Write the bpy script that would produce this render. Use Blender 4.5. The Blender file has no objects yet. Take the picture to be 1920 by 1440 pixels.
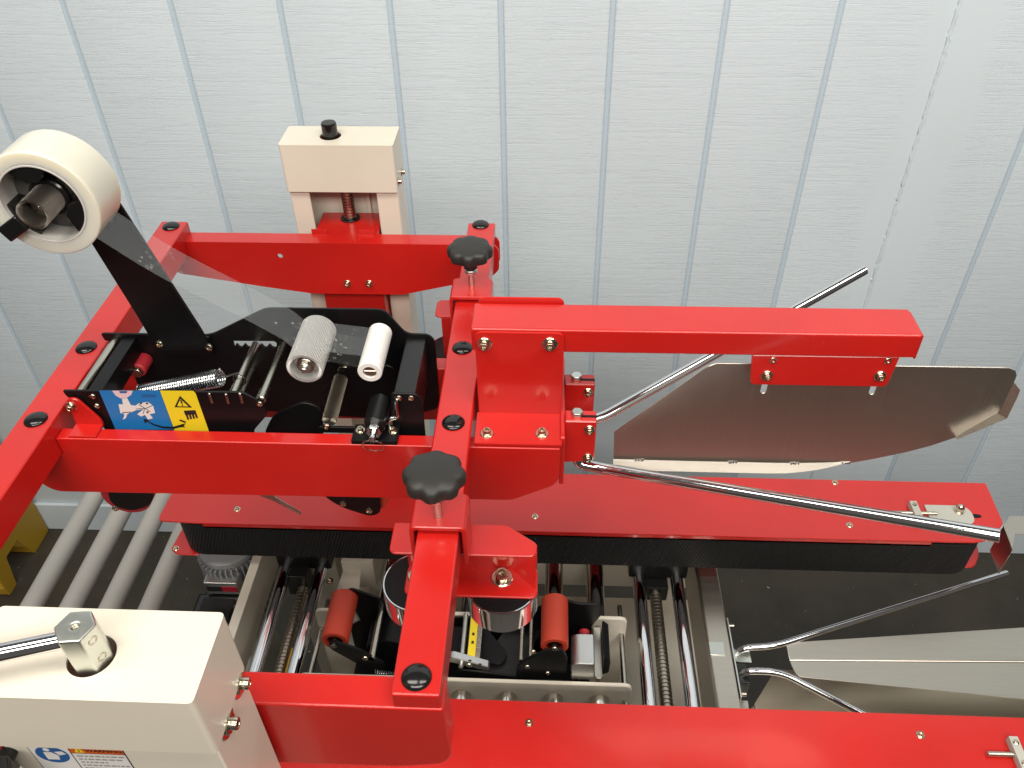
import bpy, bmesh, math, random
from mathutils import Vector, Matrix, geometry
from math import radians, sin, cos, pi
random.seed(7)
S = bpy.context.scene
COL = S.collection
# ------------------------------------------------------------------ camera
F, PITCH, YAW, ROLL, HC = 1577.2, radians(40.26), radians(3.13), radians(-1.0), 1.92
def cam_matrix():
    cy, sy, cp, sp, cr, sr = cos(YAW), sin(YAW), cos(PITCH), sin(PITCH), cos(ROLL), sin(ROLL)
    A = Matrix(((cy, sy, 0), (-sy, cy, 0), (0, 0, 1)))
    B = Matrix(((1, 0, 0), (0, -sp, -cp), (0, cp, -sp)))
    R = Matrix(((cr, -sr, 0), (sr, cr, 0), (0, 0, 1)))
    return R @ B @ A
M = cam_matrix(); MT = M.transposed()
CP = Vector((0, 0, HC))
cd = bpy.data.cameras.new('camera'); cam = bpy.data.objects.new('camera', cd); COL.objects.link(cam)
cd.sensor_width = 36; cd.lens = F / 1920 * 36; cd.clip_start = 0.05; cd.clip_end = 60
cam.matrix_world = Matrix.Translation(CP) @ Matrix((M[0], -M[1], -M[2])).transposed().to_4x4()
S.camera = cam
def ray(x, y): return MT @ Vector(((x - 960) / F, (y - 720) / F, 1))
def onz(x, y, z): d = ray(x, y); return CP + d * ((z - HC) / d.z)      # a pixel's ray met with a level plane
def ony(x, y, Y): d = ray(x, y); return CP + d * (Y / d.y)             # ... with an upright plane along the machine
def onx(x, y, X): d = ray(x, y); return CP + d * (X / d.x)
# ------------------------------------------------------------------ light
W = bpy.data.worlds.new('World'); S.world = W; W.use_nodes = True
W.node_tree.nodes['Background'].inputs[0].default_value = (1.0, 0.94, 0.86, 1)
W.node_tree.nodes['Background'].inputs[1].default_value = 0.13
def area(name, loc, sx, sy, power, col=(1, .945, .865), rot=(0, 0, 0)):
    l = bpy.data.lights.new(name, 'AREA'); l.shape = 'RECTANGLE'; l.size = sx; l.size_y = sy; l.energy = power; l.color = col
    o = bpy.data.objects.new(name, l); COL.objects.link(o); o.location = loc; o.rotation_euler = rot
area('ceiling_tube_lamp', (-0.9, 0.15, 3.3), 1.7, 0.55, 36, rot=(radians(18), 0, 0))
area('ceiling_tube_lamp', (1.2, 0.15, 3.3), 1.7, 0.55, 36, rot=(radians(18), 0, 0))
area('ceiling_tube_lamp', (0.2, -1.5, 3.3), 3.4, 0.55, 98, rot=(radians(36), 0, 0))
S.view_settings.view_transform = 'Standard'; S.view_settings.look = 'None'
S.view_settings.exposure = -0.16; S.view_settings.gamma = 1.0; S.view_settings.use_curve_mapping = False
S.render.resolution_x, S.render.resolution_y = 1024, 768
S.render.engine = 'CYCLES'; S.cycles.max_bounces = 10; S.cycles.transparent_max_bounces = 12

# ------------------------------------------------------------------ materials
MATS = {}
class NT:
    def __init__(s, name):
        s.m = bpy.data.materials.new(name); s.m.use_nodes = True; s.t = s.m.node_tree; s.n = s.t.nodes; s.l = s.t.links
        s.p = s.n['Principled BSDF']; MATS[name] = s.m
    def new(s, k, **kw):
        o = s.n.new('ShaderNode' + k)
        for a, b in kw.items(): setattr(o, a, b)
        return o
    def put(s, a, b):
        if isinstance(a, (int, float, tuple)): b.default_value = a
        else: s.l.new(a, b)
    def math(s, op, a, b=0.0, c=None):
        o = s.new('Math', operation=op); s.put(a, o.inputs[0]); s.put(b, o.inputs[1])
        if c is not None: s.put(c, o.inputs[2])
        return o.outputs[0]
    def pos(s): return s.new('NewGeometry').outputs['Position']
    def obj(s): return s.new('TexCoord').outputs['Object']
    def scale(s, v, sc):
        o = s.new('Mapping'); s.l.new(v, o.inputs[0]); o.inputs['Scale'].default_value = sc; return o.outputs[0]
    def noise(s, v, sc, det=3, rough=.5):
        o = s.new('TexNoise'); s.l.new(v, o.inputs['Vector']); o.inputs['Scale'].default_value = sc
        o.inputs['Detail'].default_value = det; o.inputs['Roughness'].default_value = rough; return o.outputs['Fac']
    def ramp(s, f, stops):
        o = s.new('ValToRGB'); s.l.new(f, o.inputs[0]); e = o.color_ramp.elements
        while len(e) < len(stops): e.new(.5)
        for q, (p, c) in zip(e, stops): q.position = p; q.color = (c, c, c, 1) if isinstance(c, (int, float)) else (*c, 1)
        return o.outputs[0]
    def mix(s, f, a, b):
        o = s.new('Mix', data_type='RGBA'); s.put(f, o.inputs[0])
        for v, i in ((a, 6), (b, 7)):
            if isinstance(v, tuple): o.inputs[i].default_value = (*v, 1)
            else: s.l.new(v, o.inputs[i])
        return o.outputs[2]
    def bump(s, h, dist, strength=1.0, prev=None):
        o = s.new('Bump'); s.l.new(h, o.inputs['Height']); o.inputs['Distance'].default_value = dist; o.inputs['Strength'].default_value = strength
        if prev is not None: s.l.new(prev, o.inputs['Normal'])
        return o.outputs[0]
    def set(s, **kw):
        for k, v in kw.items():
            i = s.p.inputs[k.replace('_', ' ')]
            if isinstance(v, tuple) and len(v) == 3 and i.type == 'RGBA': i.default_value = (*v, 1)
            elif isinstance(v, (int, float, tuple)): i.default_value = v
            else: s.l.new(v, i)
        return s
def paint(name, col, rough, peel=.00010, sc=520, coat=.0, var=.06):
    t = NT(name); p = t.pos()
    f = t.noise(p, 9, 4); c2 = tuple(x * (1 - var * 2) for x in col)
    t.set(Base_Color=t.mix(t.ramp(f, [(.3, 0.), (.7, 1.)]), c2, col),
          Roughness=t.math('MULTIPLY_ADD', t.noise(p, 40, 4), .16, rough - .08),
          Normal=t.bump(t.noise(p, sc, 2), peel), Coat_Weight=coat, Coat_Roughness=.12)
    return t
paint('red_paint', (.54, .0115, .0080), .33, coat=.40)
paint('cream_paint', (.71, .655, .55), .36, peel=.00006, coat=.15, var=.03)
paint('grey_paint', (.42, .42, .39), .5)
paint('yellow_paint', (.42, .25, .015), .45)
paint('motor_grey', (.30, .31, .32), .45)
paint('black_paint', (.0035, .0035, .004), .42, peel=.00008, var=.0).set(Specular_IOR_Level=.28)
paint('black_plastic', (.006, .006, .006), .32, peel=.00012, sc=900, var=.0)
paint('hub_dark', (.085, .08, .075), .35)
paint('knob_plastic', (.020, .019, .017), .50, peel=.00008, sc=700, var=.0)
paint('cap_plastic', (.008, .008, .008), .16, peel=.00002, var=.0)
paint('white_nylon', (.82, .80, .77), .42, peel=.00005, var=.02)
paint('orange_rubber', (.50, .045, .018), .55, peel=.00015, sc=700, var=.12)
paint('red_rubber', (.40, .02, .03), .5, var=.05)
paint('black_belt', (.006, .006, .007), .72, var=.0)
paint('zinc_plate', (.46, .46, .41), .4, var=.05)
def metal(name, col, rough, streak=None, amt=.12):
    t = NT(name); p = t.pos()
    v = t.scale(p, streak) if streak else p
    f = t.noise(v, 30 if not streak else 1, 5, .6)
    t.set(Base_Color=t.mix(f, tuple(x * .82 for x in col), col), Metallic=1.0, Roughness=t.math('MULTIPLY_ADD', f, amt, max(rough - amt * .5, .02)))
    if streak: t.set(Normal=t.bump(f, .00003))
    return t
metal('chrome', (.78, .78, .80), .07, amt=.06)
metal('bolt_steel', (.66, .60, .48), .20)
metal('bright_zinc', (.70, .73, .68), .34)
metal('steel_rod', (.55, .52, .45), .26, (4, 40, 600))
metal('roller_steel', (.66, .63, .58), .13)
metal('brushed_steel', (.70, .655, .59), .36, (900, 20, 14), .14)
metal('sheet_steel', (.60, .56, .49), .36, (14, 300, 300), .14)
metal('warm_reflection_steel', (.64, .54, .40), .36, (14, 300, 300), .14)  # sheet steel with the trough's warm reflection put into its base colour
metal('aluminium', (.74, .74, .72), .34, (300, 20, 300))
metal('spring_steel', (.72, .76, .78), .2)
metal('hub_steel', (.50, .46, .39), .28)
def knurl(name, col, rough, n, k, d, met=1.0):
    t = NT(name); sep = t.new('SeparateXYZ'); t.l.new(t.obj(), sep.inputs[0])
    a = t.math('MULTIPLY', t.math('ARCTAN2', sep.outputs[2], sep.outputs[0]), n)
    y = t.math('MULTIPLY', sep.outputs[1], k)
    h = t.math('MULTIPLY', t.math('SINE', t.math('ADD', a, y)), t.math('SINE', t.math('SUBTRACT', a, y)))
    t.set(Base_Color=t.mix(t.math('MULTIPLY_ADD', h, .5, .5), tuple(x * (.60 if met == 1 else .84) for x in col), col), Metallic=met, Roughness=rough, Normal=t.bump(h, d))  # knurl hollows darkened in the base colour, standing in for relief shading
knurl('knurled_aluminium', (.86, .85, .82), .36, 34, 1800, .0013, .45)
knurl('knurled_steel', (.46, .42, .33), .34, 20, 2400, .0016)
knurl('knurled_hub', (.34, .31, .27), .30, 34, 2600, .0014)
# ribbed belt face
t = NT('ribbed_belt'); sep = t.new('SeparateXYZ'); t.l.new(t.pos(), sep.inputs[0])
w = t.math('SINE', t.math('MULTIPLY', t.math('ADD', sep.outputs[0], t.math('MULTIPLY', sep.outputs[2], -.35)), 2 * pi / .0052))
sp = t.ramp(t.noise(t.pos(), 900, 1), [(.74, 0.), (.78, 1.)])
t.set(Base_Color=t.mix(sp, (.0035, .0035, .004), (.03, .03, .035)), Roughness=.6, Normal=t.bump(w, .0009, .8))
# painted siding
def siding(name, base, streaky=1.0):
    t = NT(name); p = t.pos(); sep = t.new('SeparateXYZ'); t.l.new(p, sep.inputs[0])
    wob = t.math('MULTIPLY_ADD', t.noise(p, 4, 2), .0015, 0)
    cmb = t.new('CombineXYZ'); t.l.new(sep.outputs[0], cmb.inputs[0]); t.l.new(sep.outputs[1], cmb.inputs[1]); t.l.new(t.math('ADD', sep.outputs[2], wob), cmb.inputs[2])
    g1 = t.noise(t.scale(cmb.outputs[0], (5.5, 1, 230)), 1, 5, .68)
    g2 = t.noise(t.scale(cmb.outputs[0], (24, 1, 400)), 1, 4, .7)
    g3 = t.noise(t.scale(cmb.outputs[0], (3.2, 1, 60)), 1, 2, .5)
    cut = t.ramp(g1, [(.40, 0.), (.45, 1.)])                     # saw marks: flat face with sharp drawn-out pits
    h = t.math('ADD', t.math('MULTIPLY', cut, .6), t.math('ADD', t.math('MULTIPLY', t.ramp(g2, [(.36, 0.), (.48, 1.)]), .55), t.math('MULTIPLY', g3, .4)))
    # trowelled smooth zone beside the panel seam (x = 0.716)
    edge = t.math('ADD', t.math('ABSOLUTE', t.math('SUBTRACT', sep.outputs[0], .735)), t.math('MULTIPLY', t.math('SUBTRACT', t.noise(p, 5, 3), .5), .12))
    rough_zone = t.ramp(edge, [(.055, 0.03), (.085, 1.)])
    amp = t.math('MULTIPLY', t.ramp(t.noise(p, 2.2, 3), [(.3, .55), (.7, 1.)]), rough_zone)
    hh = t.math('MULTIPLY', h, amp)
    tone = t.ramp(t.noise(t.scale(p, (2, 1, 1.2)), 1.6, 4), [(.25, 0.), (.75, 1.)])
    c = t.mix(tone, tuple(x * .93 for x in base), base)
    t.set(Base_Color=c, Roughness=.52, Normal=t.bump(hh, .0018 * streaky, .35))
siding('siding_paint', (.68, .768, .825))
siding('groove_paint', (.50, .605, .69), .15)
paint('caulk', (.63, .72, .78), .5, peel=.0006, sc=140)
# concrete
t = NT('concrete'); p = t.pos(); f = t.noise(p, 5, 6, .6); g = t.noise(p, 60, 4, .6)
spk = t.ramp(t.noise(p, 95, 2), [(.755, 0.), (.775, 1.)])
c = t.mix(t.ramp(f, [(.32, 0.), (.68, 1.)]), (.018, .0145, .0095), (.048, .040, .028)); c = t.mix(t.math('MULTIPLY', g, .35), c, (.065, .056, .044)); c = t.mix(spk, c, (.5, .48, .42))
t.set(Base_Color=c, Roughness=t.math('MULTIPLY_ADD', f, .25, .38), Normal=t.bump(g, .0008))
# tape roll and clear tape
t = NT('tape_wound'); sep = t.new('SeparateXYZ'); t.l.new(t.obj(), sep.inputs[0])
t.set(Base_Color=(.66, .64, .545), Roughness=.24, Subsurface_Weight=.8, Subsurface_Radius=(1.0, .8, .5), Subsurface_Scale=.02, Coat_Weight=.25, Coat_Roughness=.2)
t = NT('clear_tape'); tr = t.new('BsdfTransparent'); tr.inputs[0].default_value = (.96, .96, .95, 1)
gl = t.new('BsdfGlossy'); gl.inputs['Roughness'].default_value = .16; gl.inputs[0].default_value = (1, 1, 1, 1)
df = t.new('BsdfDiffuse'); df.inputs[0].default_value = (.8, .8, .78, 1)
nb = t.bump(t.noise(t.pos(), 32, 3), .0030); t.l.new(nb, gl.inputs['Normal'])
m1 = t.new('MixShader'); fr = t.new('Fresnel'); fr.inputs[0].default_value = 1.45
t.l.new(t.math('MULTIPLY', fr.outputs[0], .08), m1.inputs[0]); t.l.new(tr.outputs[0], m1.inputs[1]); t.l.new(gl.outputs[0], m1.inputs[2])
m2 = t.new('MixShader')
bub = t.new('TexVoronoi', feature='F1'); bub.inputs['Scale'].default_value = 170; t.l.new(t.pos(), bub.inputs['Vector'])
ring = t.ramp(bub.outputs['Distance'], [(.18, 0.), (.24, 1.), (.30, 0.)])
patch = t.ramp(t.noise(t.pos(), 17, 2), [(.52, 0.), (.60, 1.)])
t.l.new(t.math('ADD', .018, t.math('MULTIPLY', t.math('MULTIPLY', ring, patch), .28)), m2.inputs[0])
t.l.new(m1.outputs[0], m2.inputs[1]); t.l.new(df.outputs[0], m2.inputs[2]); t.l.new(m2.outputs[0], t.n['Material Output'].inputs[0])
# prints
for n_, c_ in dict(print_blue=(.012, .17, .46), print_yellow=(.80, .62, .02), print_black=(.012, .012, .014), print_white=(.72, .70, .68), print_pink=(.72, .52, .56), print_orange=(.62, .10, .015),
                   print_navy=(.02, .10, .30), print_grey=(.30, .30, .30), core_paper=(.52, .50, .47), label_red=(.45, .01, .03)).items():
    NT(n_).set(Base_Color=c_, Roughness=.42)

# ------------------------------------------------------------------ mesh helpers (world coordinates)
WORLD = {}
def wloc(o): return WORLD[o.name] if o is not None else Vector((0, 0, 0))
def empty(name, loc, parent=None):
    o = bpy.data.objects.new(name, None); COL.objects.link(o); o.empty_display_size = .05
    if parent: o.parent = parent
    o.location = Vector(loc) - wloc(parent); WORLD[o.name] = Vector(loc); return o
def thing(name, loc, label, cat, group=None):
    o = empty(name, loc); tag(o, label, cat, group); return o
def tag(o, label, cat, group=None):
    o['label'] = label; o['category'] = cat
    if group: o['group'] = group
def mk(name, bm, mat, parent=None, ang=38, center=None):
    me = bpy.data.meshes.new(name)
    if not bm.faces: raise Exception(name)
    if center is None:
        lo = Vector([min(v.co[i] for v in bm.verts) for i in range(3)]); hi = Vector([max(v.co[i] for v in bm.verts) for i in range(3)]); center = (lo + hi) / 2
    center = Vector(center)
    for v in bm.verts: v.co -= center
    bmesh.ops.recalc_face_normals(bm, faces=bm.faces)
    bm.to_mesh(me); bm.free()
    for m in (mat if isinstance(mat, (list, tuple)) else [mat]): me.materials.append(MATS[m])
    me.polygons.foreach_set('use_smooth', [True] * len(me.polygons)); me.set_sharp_from_angle(angle=radians(ang))
    o = bpy.data.objects.new(name, me); COL.objects.link(o)
    wn = o.modifiers.new('even_normals', 'WEIGHTED_NORMAL'); wn.keep_sharp = True; wn.weight = 90
    if parent: o.parent = parent
    o.location = center - wloc(parent); WORLD[o.name] = center
    return o
def bev(bm, w, seg=2, ang=35):
    if w <= 0: return bm
    es = [e for e in bm.edges if len(e.link_faces) == 2 and e.calc_face_angle(0) > radians(ang)]
    if es: bmesh.ops.bevel(bm, geom=es, offset=w, segments=seg, profile=.5, affect='EDGES', clamp_overlap=True)
    return bm
def box(x0, x1, y0, y1, z0, z1, b=.0012, seg=2, bm=None):
    n = bmesh.new()
    vs = [n.verts.new((x, y, z)) for x in (x0, x1) for y in (y0, y1) for z in (z0, z1)]
    for f in ((0, 1, 3, 2), (4, 6, 7, 5), (0, 4, 5, 1), (2, 3, 7, 6), (0, 2, 6, 4), (1, 5, 7, 3)): n.faces.new([vs[i] for i in f])
    bmesh.ops.recalc_face_normals(n, faces=n.faces)
    bev(n, b, seg)
    return join(bm, n)
def join(a, b):
    if a is None: return b
    me = bpy.data.meshes.new('tmp'); b.to_mesh(me); b.free(); a.from_mesh(me); bpy.data.meshes.remove(me); return a
def rnd(pts, r, n=5):
    out = []; N = len(pts)
    for i, p in enumerate(pts):
        rr = r[i] if isinstance(r, (list, tuple)) else r
        a, b, c = Vector(pts[i - 1]), Vector(p), Vector(pts[(i + 1) % N])
        u, v = (a - b), (c - b); lu, lv = u.length, v.length
        if rr <= 0 or lu < 1e-9 or lv < 1e-9: out.append(tuple(b)); continue
        u /= lu; v /= lv; d = min(rr, lu * .49, lv * .49)
        p0, p1 = b + u * d, b + v * d
        for k in range(n + 1):
            s = k / n; out.append(tuple(p0 * (1 - s) ** 2 + b * 2 * s * (1 - s) + p1 * s * s))
    return out
def plate(pts, ax, a0, a1, b=.0006, holes=(), bm=None, seg=1):
    """2-D outline (with holes) extruded between a0 and a1 along axis ax; pts are the two other axes in xyz order."""
    def P(p, a):
        if ax == 'x': return (a, p[0], p[1])
        if ax == 'y': return (p[0], a, p[1])
        return (p[0], p[1], a)
    n = bmesh.new(); loops = [list(pts)] + [list(h) for h in holes]
    tris = geometry.tessellate_polygon([[Vector((p[0], p[1], 0)) for p in l] for l in loops])
    flat = [p for l in loops for p in l]
    A = [n.verts.new(P(p, a0)) for p in flat]; B = [n.verts.new(P(p, a1)) for p in flat]
    for t3 in tris:
        for V in (A, B):
            try: n.faces.new([V[i] for i in t3])
            except ValueError: pass
    o = 0
    for l in loops:
        k = len(l)
        for i in range(k):
            j = (i + 1) % k
            try: n.faces.new([A[o + i], A[o + j], B[o + j], B[o + i]])
            except ValueError: pass
        o += k
    bmesh.ops.recalc_face_normals(n, faces=n.faces)
    bmesh.ops.dissolve_limit(n, angle_limit=.01, verts=n.verts, edges=n.edges) if not holes else None
    bev(n, b, seg)
    return join(bm, n)
def circ(c, r, n=16): return [(c[0] + r * cos(2 * pi * i / n), c[1] + r * sin(2 * pi * i / n)) for i in range(n)]
def frame(d):
    d = Vector(d).normalized(); u = d.orthogonal().normalized(); return u, d.cross(u), d
def lathe(prof, o, axis, n=28, bm=None, closed=False):
    """profile of (radius, height) revolved about an axis through o"""
    m = bmesh.new(); u, v, d = frame(axis); o = Vector(o); rings = []
    for r, h in prof:
        if r < 1e-7: rings.append([m.verts.new(o + d * h)])
        else: rings.append([m.verts.new(o + d * h + u * (r * cos(2 * pi * i / n)) + v * (r * sin(2 * pi * i / n))) for i in range(n)])
    seq = list(zip(rings, rings[1:])) + ([(rings[-1], rings[0])] if closed else [])
    for a, b in seq:
        for i in range(n):
            j = (i + 1) % n
            q = [a[i] if len(a) > 1 else a[0], a[j] if len(a) > 1 else None, b[j] if len(b) > 1 else None, b[i] if len(b) > 1 else b[0]]
            q = [x for x in q if x is not None]
            if len(set(q)) >= 3:
                try: m.faces.new(q)
                except ValueError: pass
    bmesh.ops.recalc_face_normals(m, faces=m.faces)
    return join(bm, m)
def cyl(p0, p1, r, n=24, b=.0006, bm=None, r2=None):
    p0, p1 = Vector(p0), Vector(p1); L = (p1 - p0).length; r2 = r if r2 is None else r2; b = min(b, r * .4, L * .3)
    return lathe([(0, 0), (r - b, 0), (r, b), (r2, L - b), (r2 - b, L), (0, L)], p0, p1 - p0, n, bm)
def pipe(p0, p1, ro, ri, n=32, b=.0006, bm=None):
    p0, p1 = Vector(p0), Vector(p1); L = (p1 - p0).length
    return lathe([(ri, b), (ri + b, 0), (ro - b, 0), (ro, b), (ro, L - b), (ro - b, L), (ri + b, L), (ri, L - b)], p0, p1 - p0, n, bm, closed=True)
def fillet(pts, r, n=6):
    pts = [Vector(p) for p in pts]; out = [pts[0]]
    for i in range(1, len(pts) - 1):
        a, b, c = pts[i - 1], pts[i], pts[i + 1]; d = min(r, (a - b).length * .48, (c - b).length * .48)
        p0 = b + (a - b).normalized() * d; p1 = b + (c - b).normalized() * d
        for k in range(n + 1): s = k / n; out.append(p0 * (1 - s) ** 2 + b * 2 * s * (1 - s) + p1 * s * s)
    out.append(pts[-1]); return out
def tube(pts, r, n=12, bm=None, cap=True, endb=0.0):
    m = bmesh.new(); pts = [Vector(p) for p in pts]; rings = []
    u = None
    for i, p in enumerate(pts):
        d = (pts[min(i + 1, len(pts) - 1)] - pts[max(i - 1, 0)]).normalized()
        if u is None: u = d.orthogonal().normalized()
        u = (u - d * u.dot(d)).normalized(); v = d.cross(u)
        rings.append([m.verts.new(p + u * (r * cos(2 * pi * k / n)) + v * (r * sin(2 * pi * k / n))) for k in range(n)])
    for a, b in zip(rings, rings[1:]):
        for k in range(n): m.faces.new([a[k], a[(k + 1) % n], b[(k + 1) % n], b[k]])
    if cap: m.faces.new(rings[0]); m.faces.new(rings[-1])
    bmesh.ops.recalc_face_normals(m, faces=m.faces)
    return join(bm, m)
def helix(p0, p1, R, r, turns, seg=14, n=6, bm=None):
    p0, p1 = Vector(p0), Vector(p1); u, v, d = frame(p1 - p0); L = (p1 - p0).length; N = int(turns * seg)
    return tube([p0 + d * (L * i / N) + u * (R * cos(2 * pi * i / seg)) + v * (R * sin(2 * pi * i / seg)) for i in range(N + 1)], r, n, bm)
def screw(p0, p1, r, pitch, n=18, depth=.16):
    p0, p1 = Vector(p0), Vector(p1); L = (p1 - p0).length; prof = [(0, 0)]; k = int(L / pitch)
    for i in range(k):
        h = i * pitch; prof += [(r * (1 - depth), h), (r * (1 - depth), h + pitch * .3), (r, h + pitch * .48), (r, h + pitch * .82)]
    prof += [(r * (1 - depth), k * pitch), (0, k * pitch)]
    return lathe(prof, p0, p1 - p0, n)
def prism_n(c, r, n, h0, h1, axis='z', b=.0006, rot=0.0, bm=None):
    c = Vector(c)
    pts = [(r * cos(2 * pi * i / n + rot), r * sin(2 * pi * i / n + rot)) for i in range(n)]
    if axis == 'z': return plate([(c.x + a, c.y + q) for a, q in pts], 'z', c.z + h0, c.z + h1, b, bm=bm)
    if axis == 'y': return plate([(c.x + a, c.z + q) for a, q in pts], 'y', c.y + h0, c.y + h1, b, bm=bm)
    return plate([(c.y + a, c.z + q) for a, q in pts], 'x', c.x + h0, c.x + h1, b, bm=bm)
# shared fasteners
SHARED = {}
def shared(key, build, mat):
    if key not in SHARED:
        bm = build(); me = bpy.data.meshes.new(key); bmesh.ops.recalc_face_normals(bm, faces=bm.faces); bm.to_mesh(me); bm.free()
        me.materials.append(MATS[mat]); me.polygons.foreach_set('use_smooth', [True] * len(me.polygons)); me.set_sharp_from_angle(angle=radians(38)); SHARED[key] = me
    return SHARED[key]
def place(name, me, loc, d, parent, sc=1.0, spin=0.0):
    o = bpy.data.objects.new(name, me); COL.objects.link(o); o.parent = parent
    o.location = Vector(loc) - wloc(parent)
    q = Vector((0, 0, 1)).rotation_difference(Vector(d).normalized())
    o.rotation_mode = 'QUATERNION'; o.rotation_quaternion = q @ Matrix.Rotation(spin, 3, 'Z').to_quaternion(); o.scale = (sc, sc, sc)
    WORLD[o.name] = Vector(loc); return o
def b_socket():      # unit: head radius 5 mm
    bm = lathe([(0, -.001), (.0085, -.001), (.0085, .0008), (.0078, .0014), (.0050, .0014), (.0050, .0062), (.0046, .0068), (.0030, .0068), (.0028, .0064)], (0, 0, 0), (0, 0, 1), 24)
    h = [(.0028, .0064), (.0025, .0030), (0, .0028)]
    return lathe(h, (0, 0, 0), (0, 0, 1), 6, bm)
def bolt(loc, d, parent, sc=1.0): return place('bolt', shared('bolt', b_socket, 'bolt_steel'), loc, d, parent, sc, random.uniform(0, 1))
def b_button():
    bm = lathe([(0, -.001), (.0055, -.0005), (.0055, .0004), (.0046, .0020), (.0026, .0027)], (0, 0, 0), (0, 0, 1), 24)
    return lathe([(.0026, .0027), (.0022, .0008), (0, .0007)], (0, 0, 0), (0, 0, 1), 6, bm)
def screwhead(loc, d, parent, sc=1.0): return place('screw', shared('screw', b_button, 'bolt_steel'), loc, d, parent, sc, random.uniform(0, 1))
def b_plug(): return lathe([(0, -.001), (.0120, -.001), (.0122, .0005), (.0112, .0022), (.0085, .0039), (.0045, .0050), (0, .0053)], (0, 0, 0), (0, 0, 1), 32)
def plug(x, y, parent, z=1.32): return place('end_plug', shared('end_plug', b_plug, 'cap_plastic'), (x, y, z), (0, 0, 1), parent)
def knob_bm(R, H, lobes=8):
    m = bmesh.new(); n = 96; rings = []
    prof = [(.0, .34, 0), (.0, .50, 0), (.12, .80, .4), (.25, .97, 1), (.55, 1.0, 1), (.75, .97, 1), (.90, .86, .7), (.975, .60, .3), (1.0, .30, 0)]
    prof = [(.0, .30, 0), (-.55, .30, 0)][::-1] + prof
    for h, r, k in prof:
        rings.append([m.verts.new((R * r * (1 - .062 * k * (1 - cos(lobes * 2 * pi * i / n)) ** 1.5 / 1.6) * cos(2 * pi * i / n), R * r * (1 - .062 * k * (1 - cos(lobes * 2 * pi * i / n)) ** 1.5 / 1.6) * sin(2 * pi * i / n), h * H)) for i in range(n)])
    for a, b in zip(rings, rings[1:]):
        for i in range(n): m.faces.new([a[i], a[(i + 1) % n], b[(i + 1) % n], b[i]])
    m.faces.new(rings[0]); c = m.verts.new((0, 0, H * 1.02))
    for i in range(n): m.faces.new([rings[-1][i], rings[-1][(i + 1) % n], c])
    return m

# ================================================================== SETTING
FZ = -0.037
flo = mk('floor', box(-4, 4, -2.5, 1.75, FZ - .1, FZ, 0), 'concrete'); flo['kind'] = 'structure'
wall = mk('wall', box(-3.2, 3.2, 1.6085, 1.72, FZ - .05, 2.9, 0), 'groove_paint'); wall['kind'] = 'structure'
G0, GS = .107, .2032
BOARDS = {}
for k in range(-12, 11):
    x0, x1 = G0 + GS * k + .0046, G0 + GS * (k + 1) - .0046
    if k == 3: x0 = G0 + GS * 3 + .0004
    if k == 2: x1 = G0 + GS * 3 - .0004
    key = 'n' if k not in (2, 3) else k
    if key == 'n' and 'n' in BOARDS:
        o = bpy.data.objects.new('board', BOARDS['n'].data); COL.objects.link(o); o.parent = wall
        o.location = Vector(((x0 + x1) / 2, 1.608 + .0015, (2.85 + FZ) / 2)) - wloc(wall)
    else:
        BOARDS[key] = mk('board', box(x0, x1, 1.604, 1.615, FZ, 2.85, .0040, 3), 'siding_paint', wall)
        if key == 'n': BOARDS['n'].location = Vector(((x0 + x1) / 2, 1.608 + .0015, (2.85 + FZ) / 2)) - wloc(wall)
mk('baseboard', box(-3.1, 3.1, 1.592, 1.6035, FZ, .072, .003), 'caulk', wall)
# ragged bead of filler along the panel seam
m = bmesh.new(); z = .07; prev = None; xs = G0 + GS * 3
while z < 2.8:
    a = xs - .0032 + random.gauss(0, .0010); b = xs + .0032 + random.gauss(0, .0012)
    ring = [m.verts.new(c) for c in ((a, 1.6045, z), (a + .0008, 1.6030 - random.random() * .0014, z), (b - .0008, 1.6022 - random.random() * .0016, z), (b, 1.6045, z))]
    if prev:
        for i in range(3): m.faces.new([prev[i], prev[i + 1], ring[i + 1], ring[i]])
    prev = ring; z += random.uniform(.003, .010)
mk('filler_bead', m, 'caulk', wall)

# yellow steel stand by the wall, at the outfeed end
ys = thing('yellow_stand', (-1.6, 1.45, FZ), 'yellow painted steel stand with two feet standing against the pale siding wall', 'stand')
side = [(1.352, FZ), (1.392, FZ), (1.41, .06), (1.47, .06), (1.50, FZ), (1.588, FZ), (1.588, .40), (1.352, .30)]
mk('side_panel', plate(rnd(side, .006, 3), 'x', -1.498, -1.493, .001), 'yellow_paint', ys)
mk('side_panel', plate(rnd(side, .006, 3), 'x', -1.742, -1.737, .001), 'yellow_paint', ys)
mk('front_panel', box(-1.737, -1.498, 1.352, 1.357, .08, .296, .001), 'yellow_paint', ys)
mk('foot', box(-1.737, -1.498, 1.352, 1.392, FZ + .004, FZ + .03, .001), 'yellow_paint', ys)
mk('foot', box(-1.737, -1.498, 1.50, 1.588, FZ + .004, FZ + .03, .001), 'yellow_paint', ys)

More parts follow.
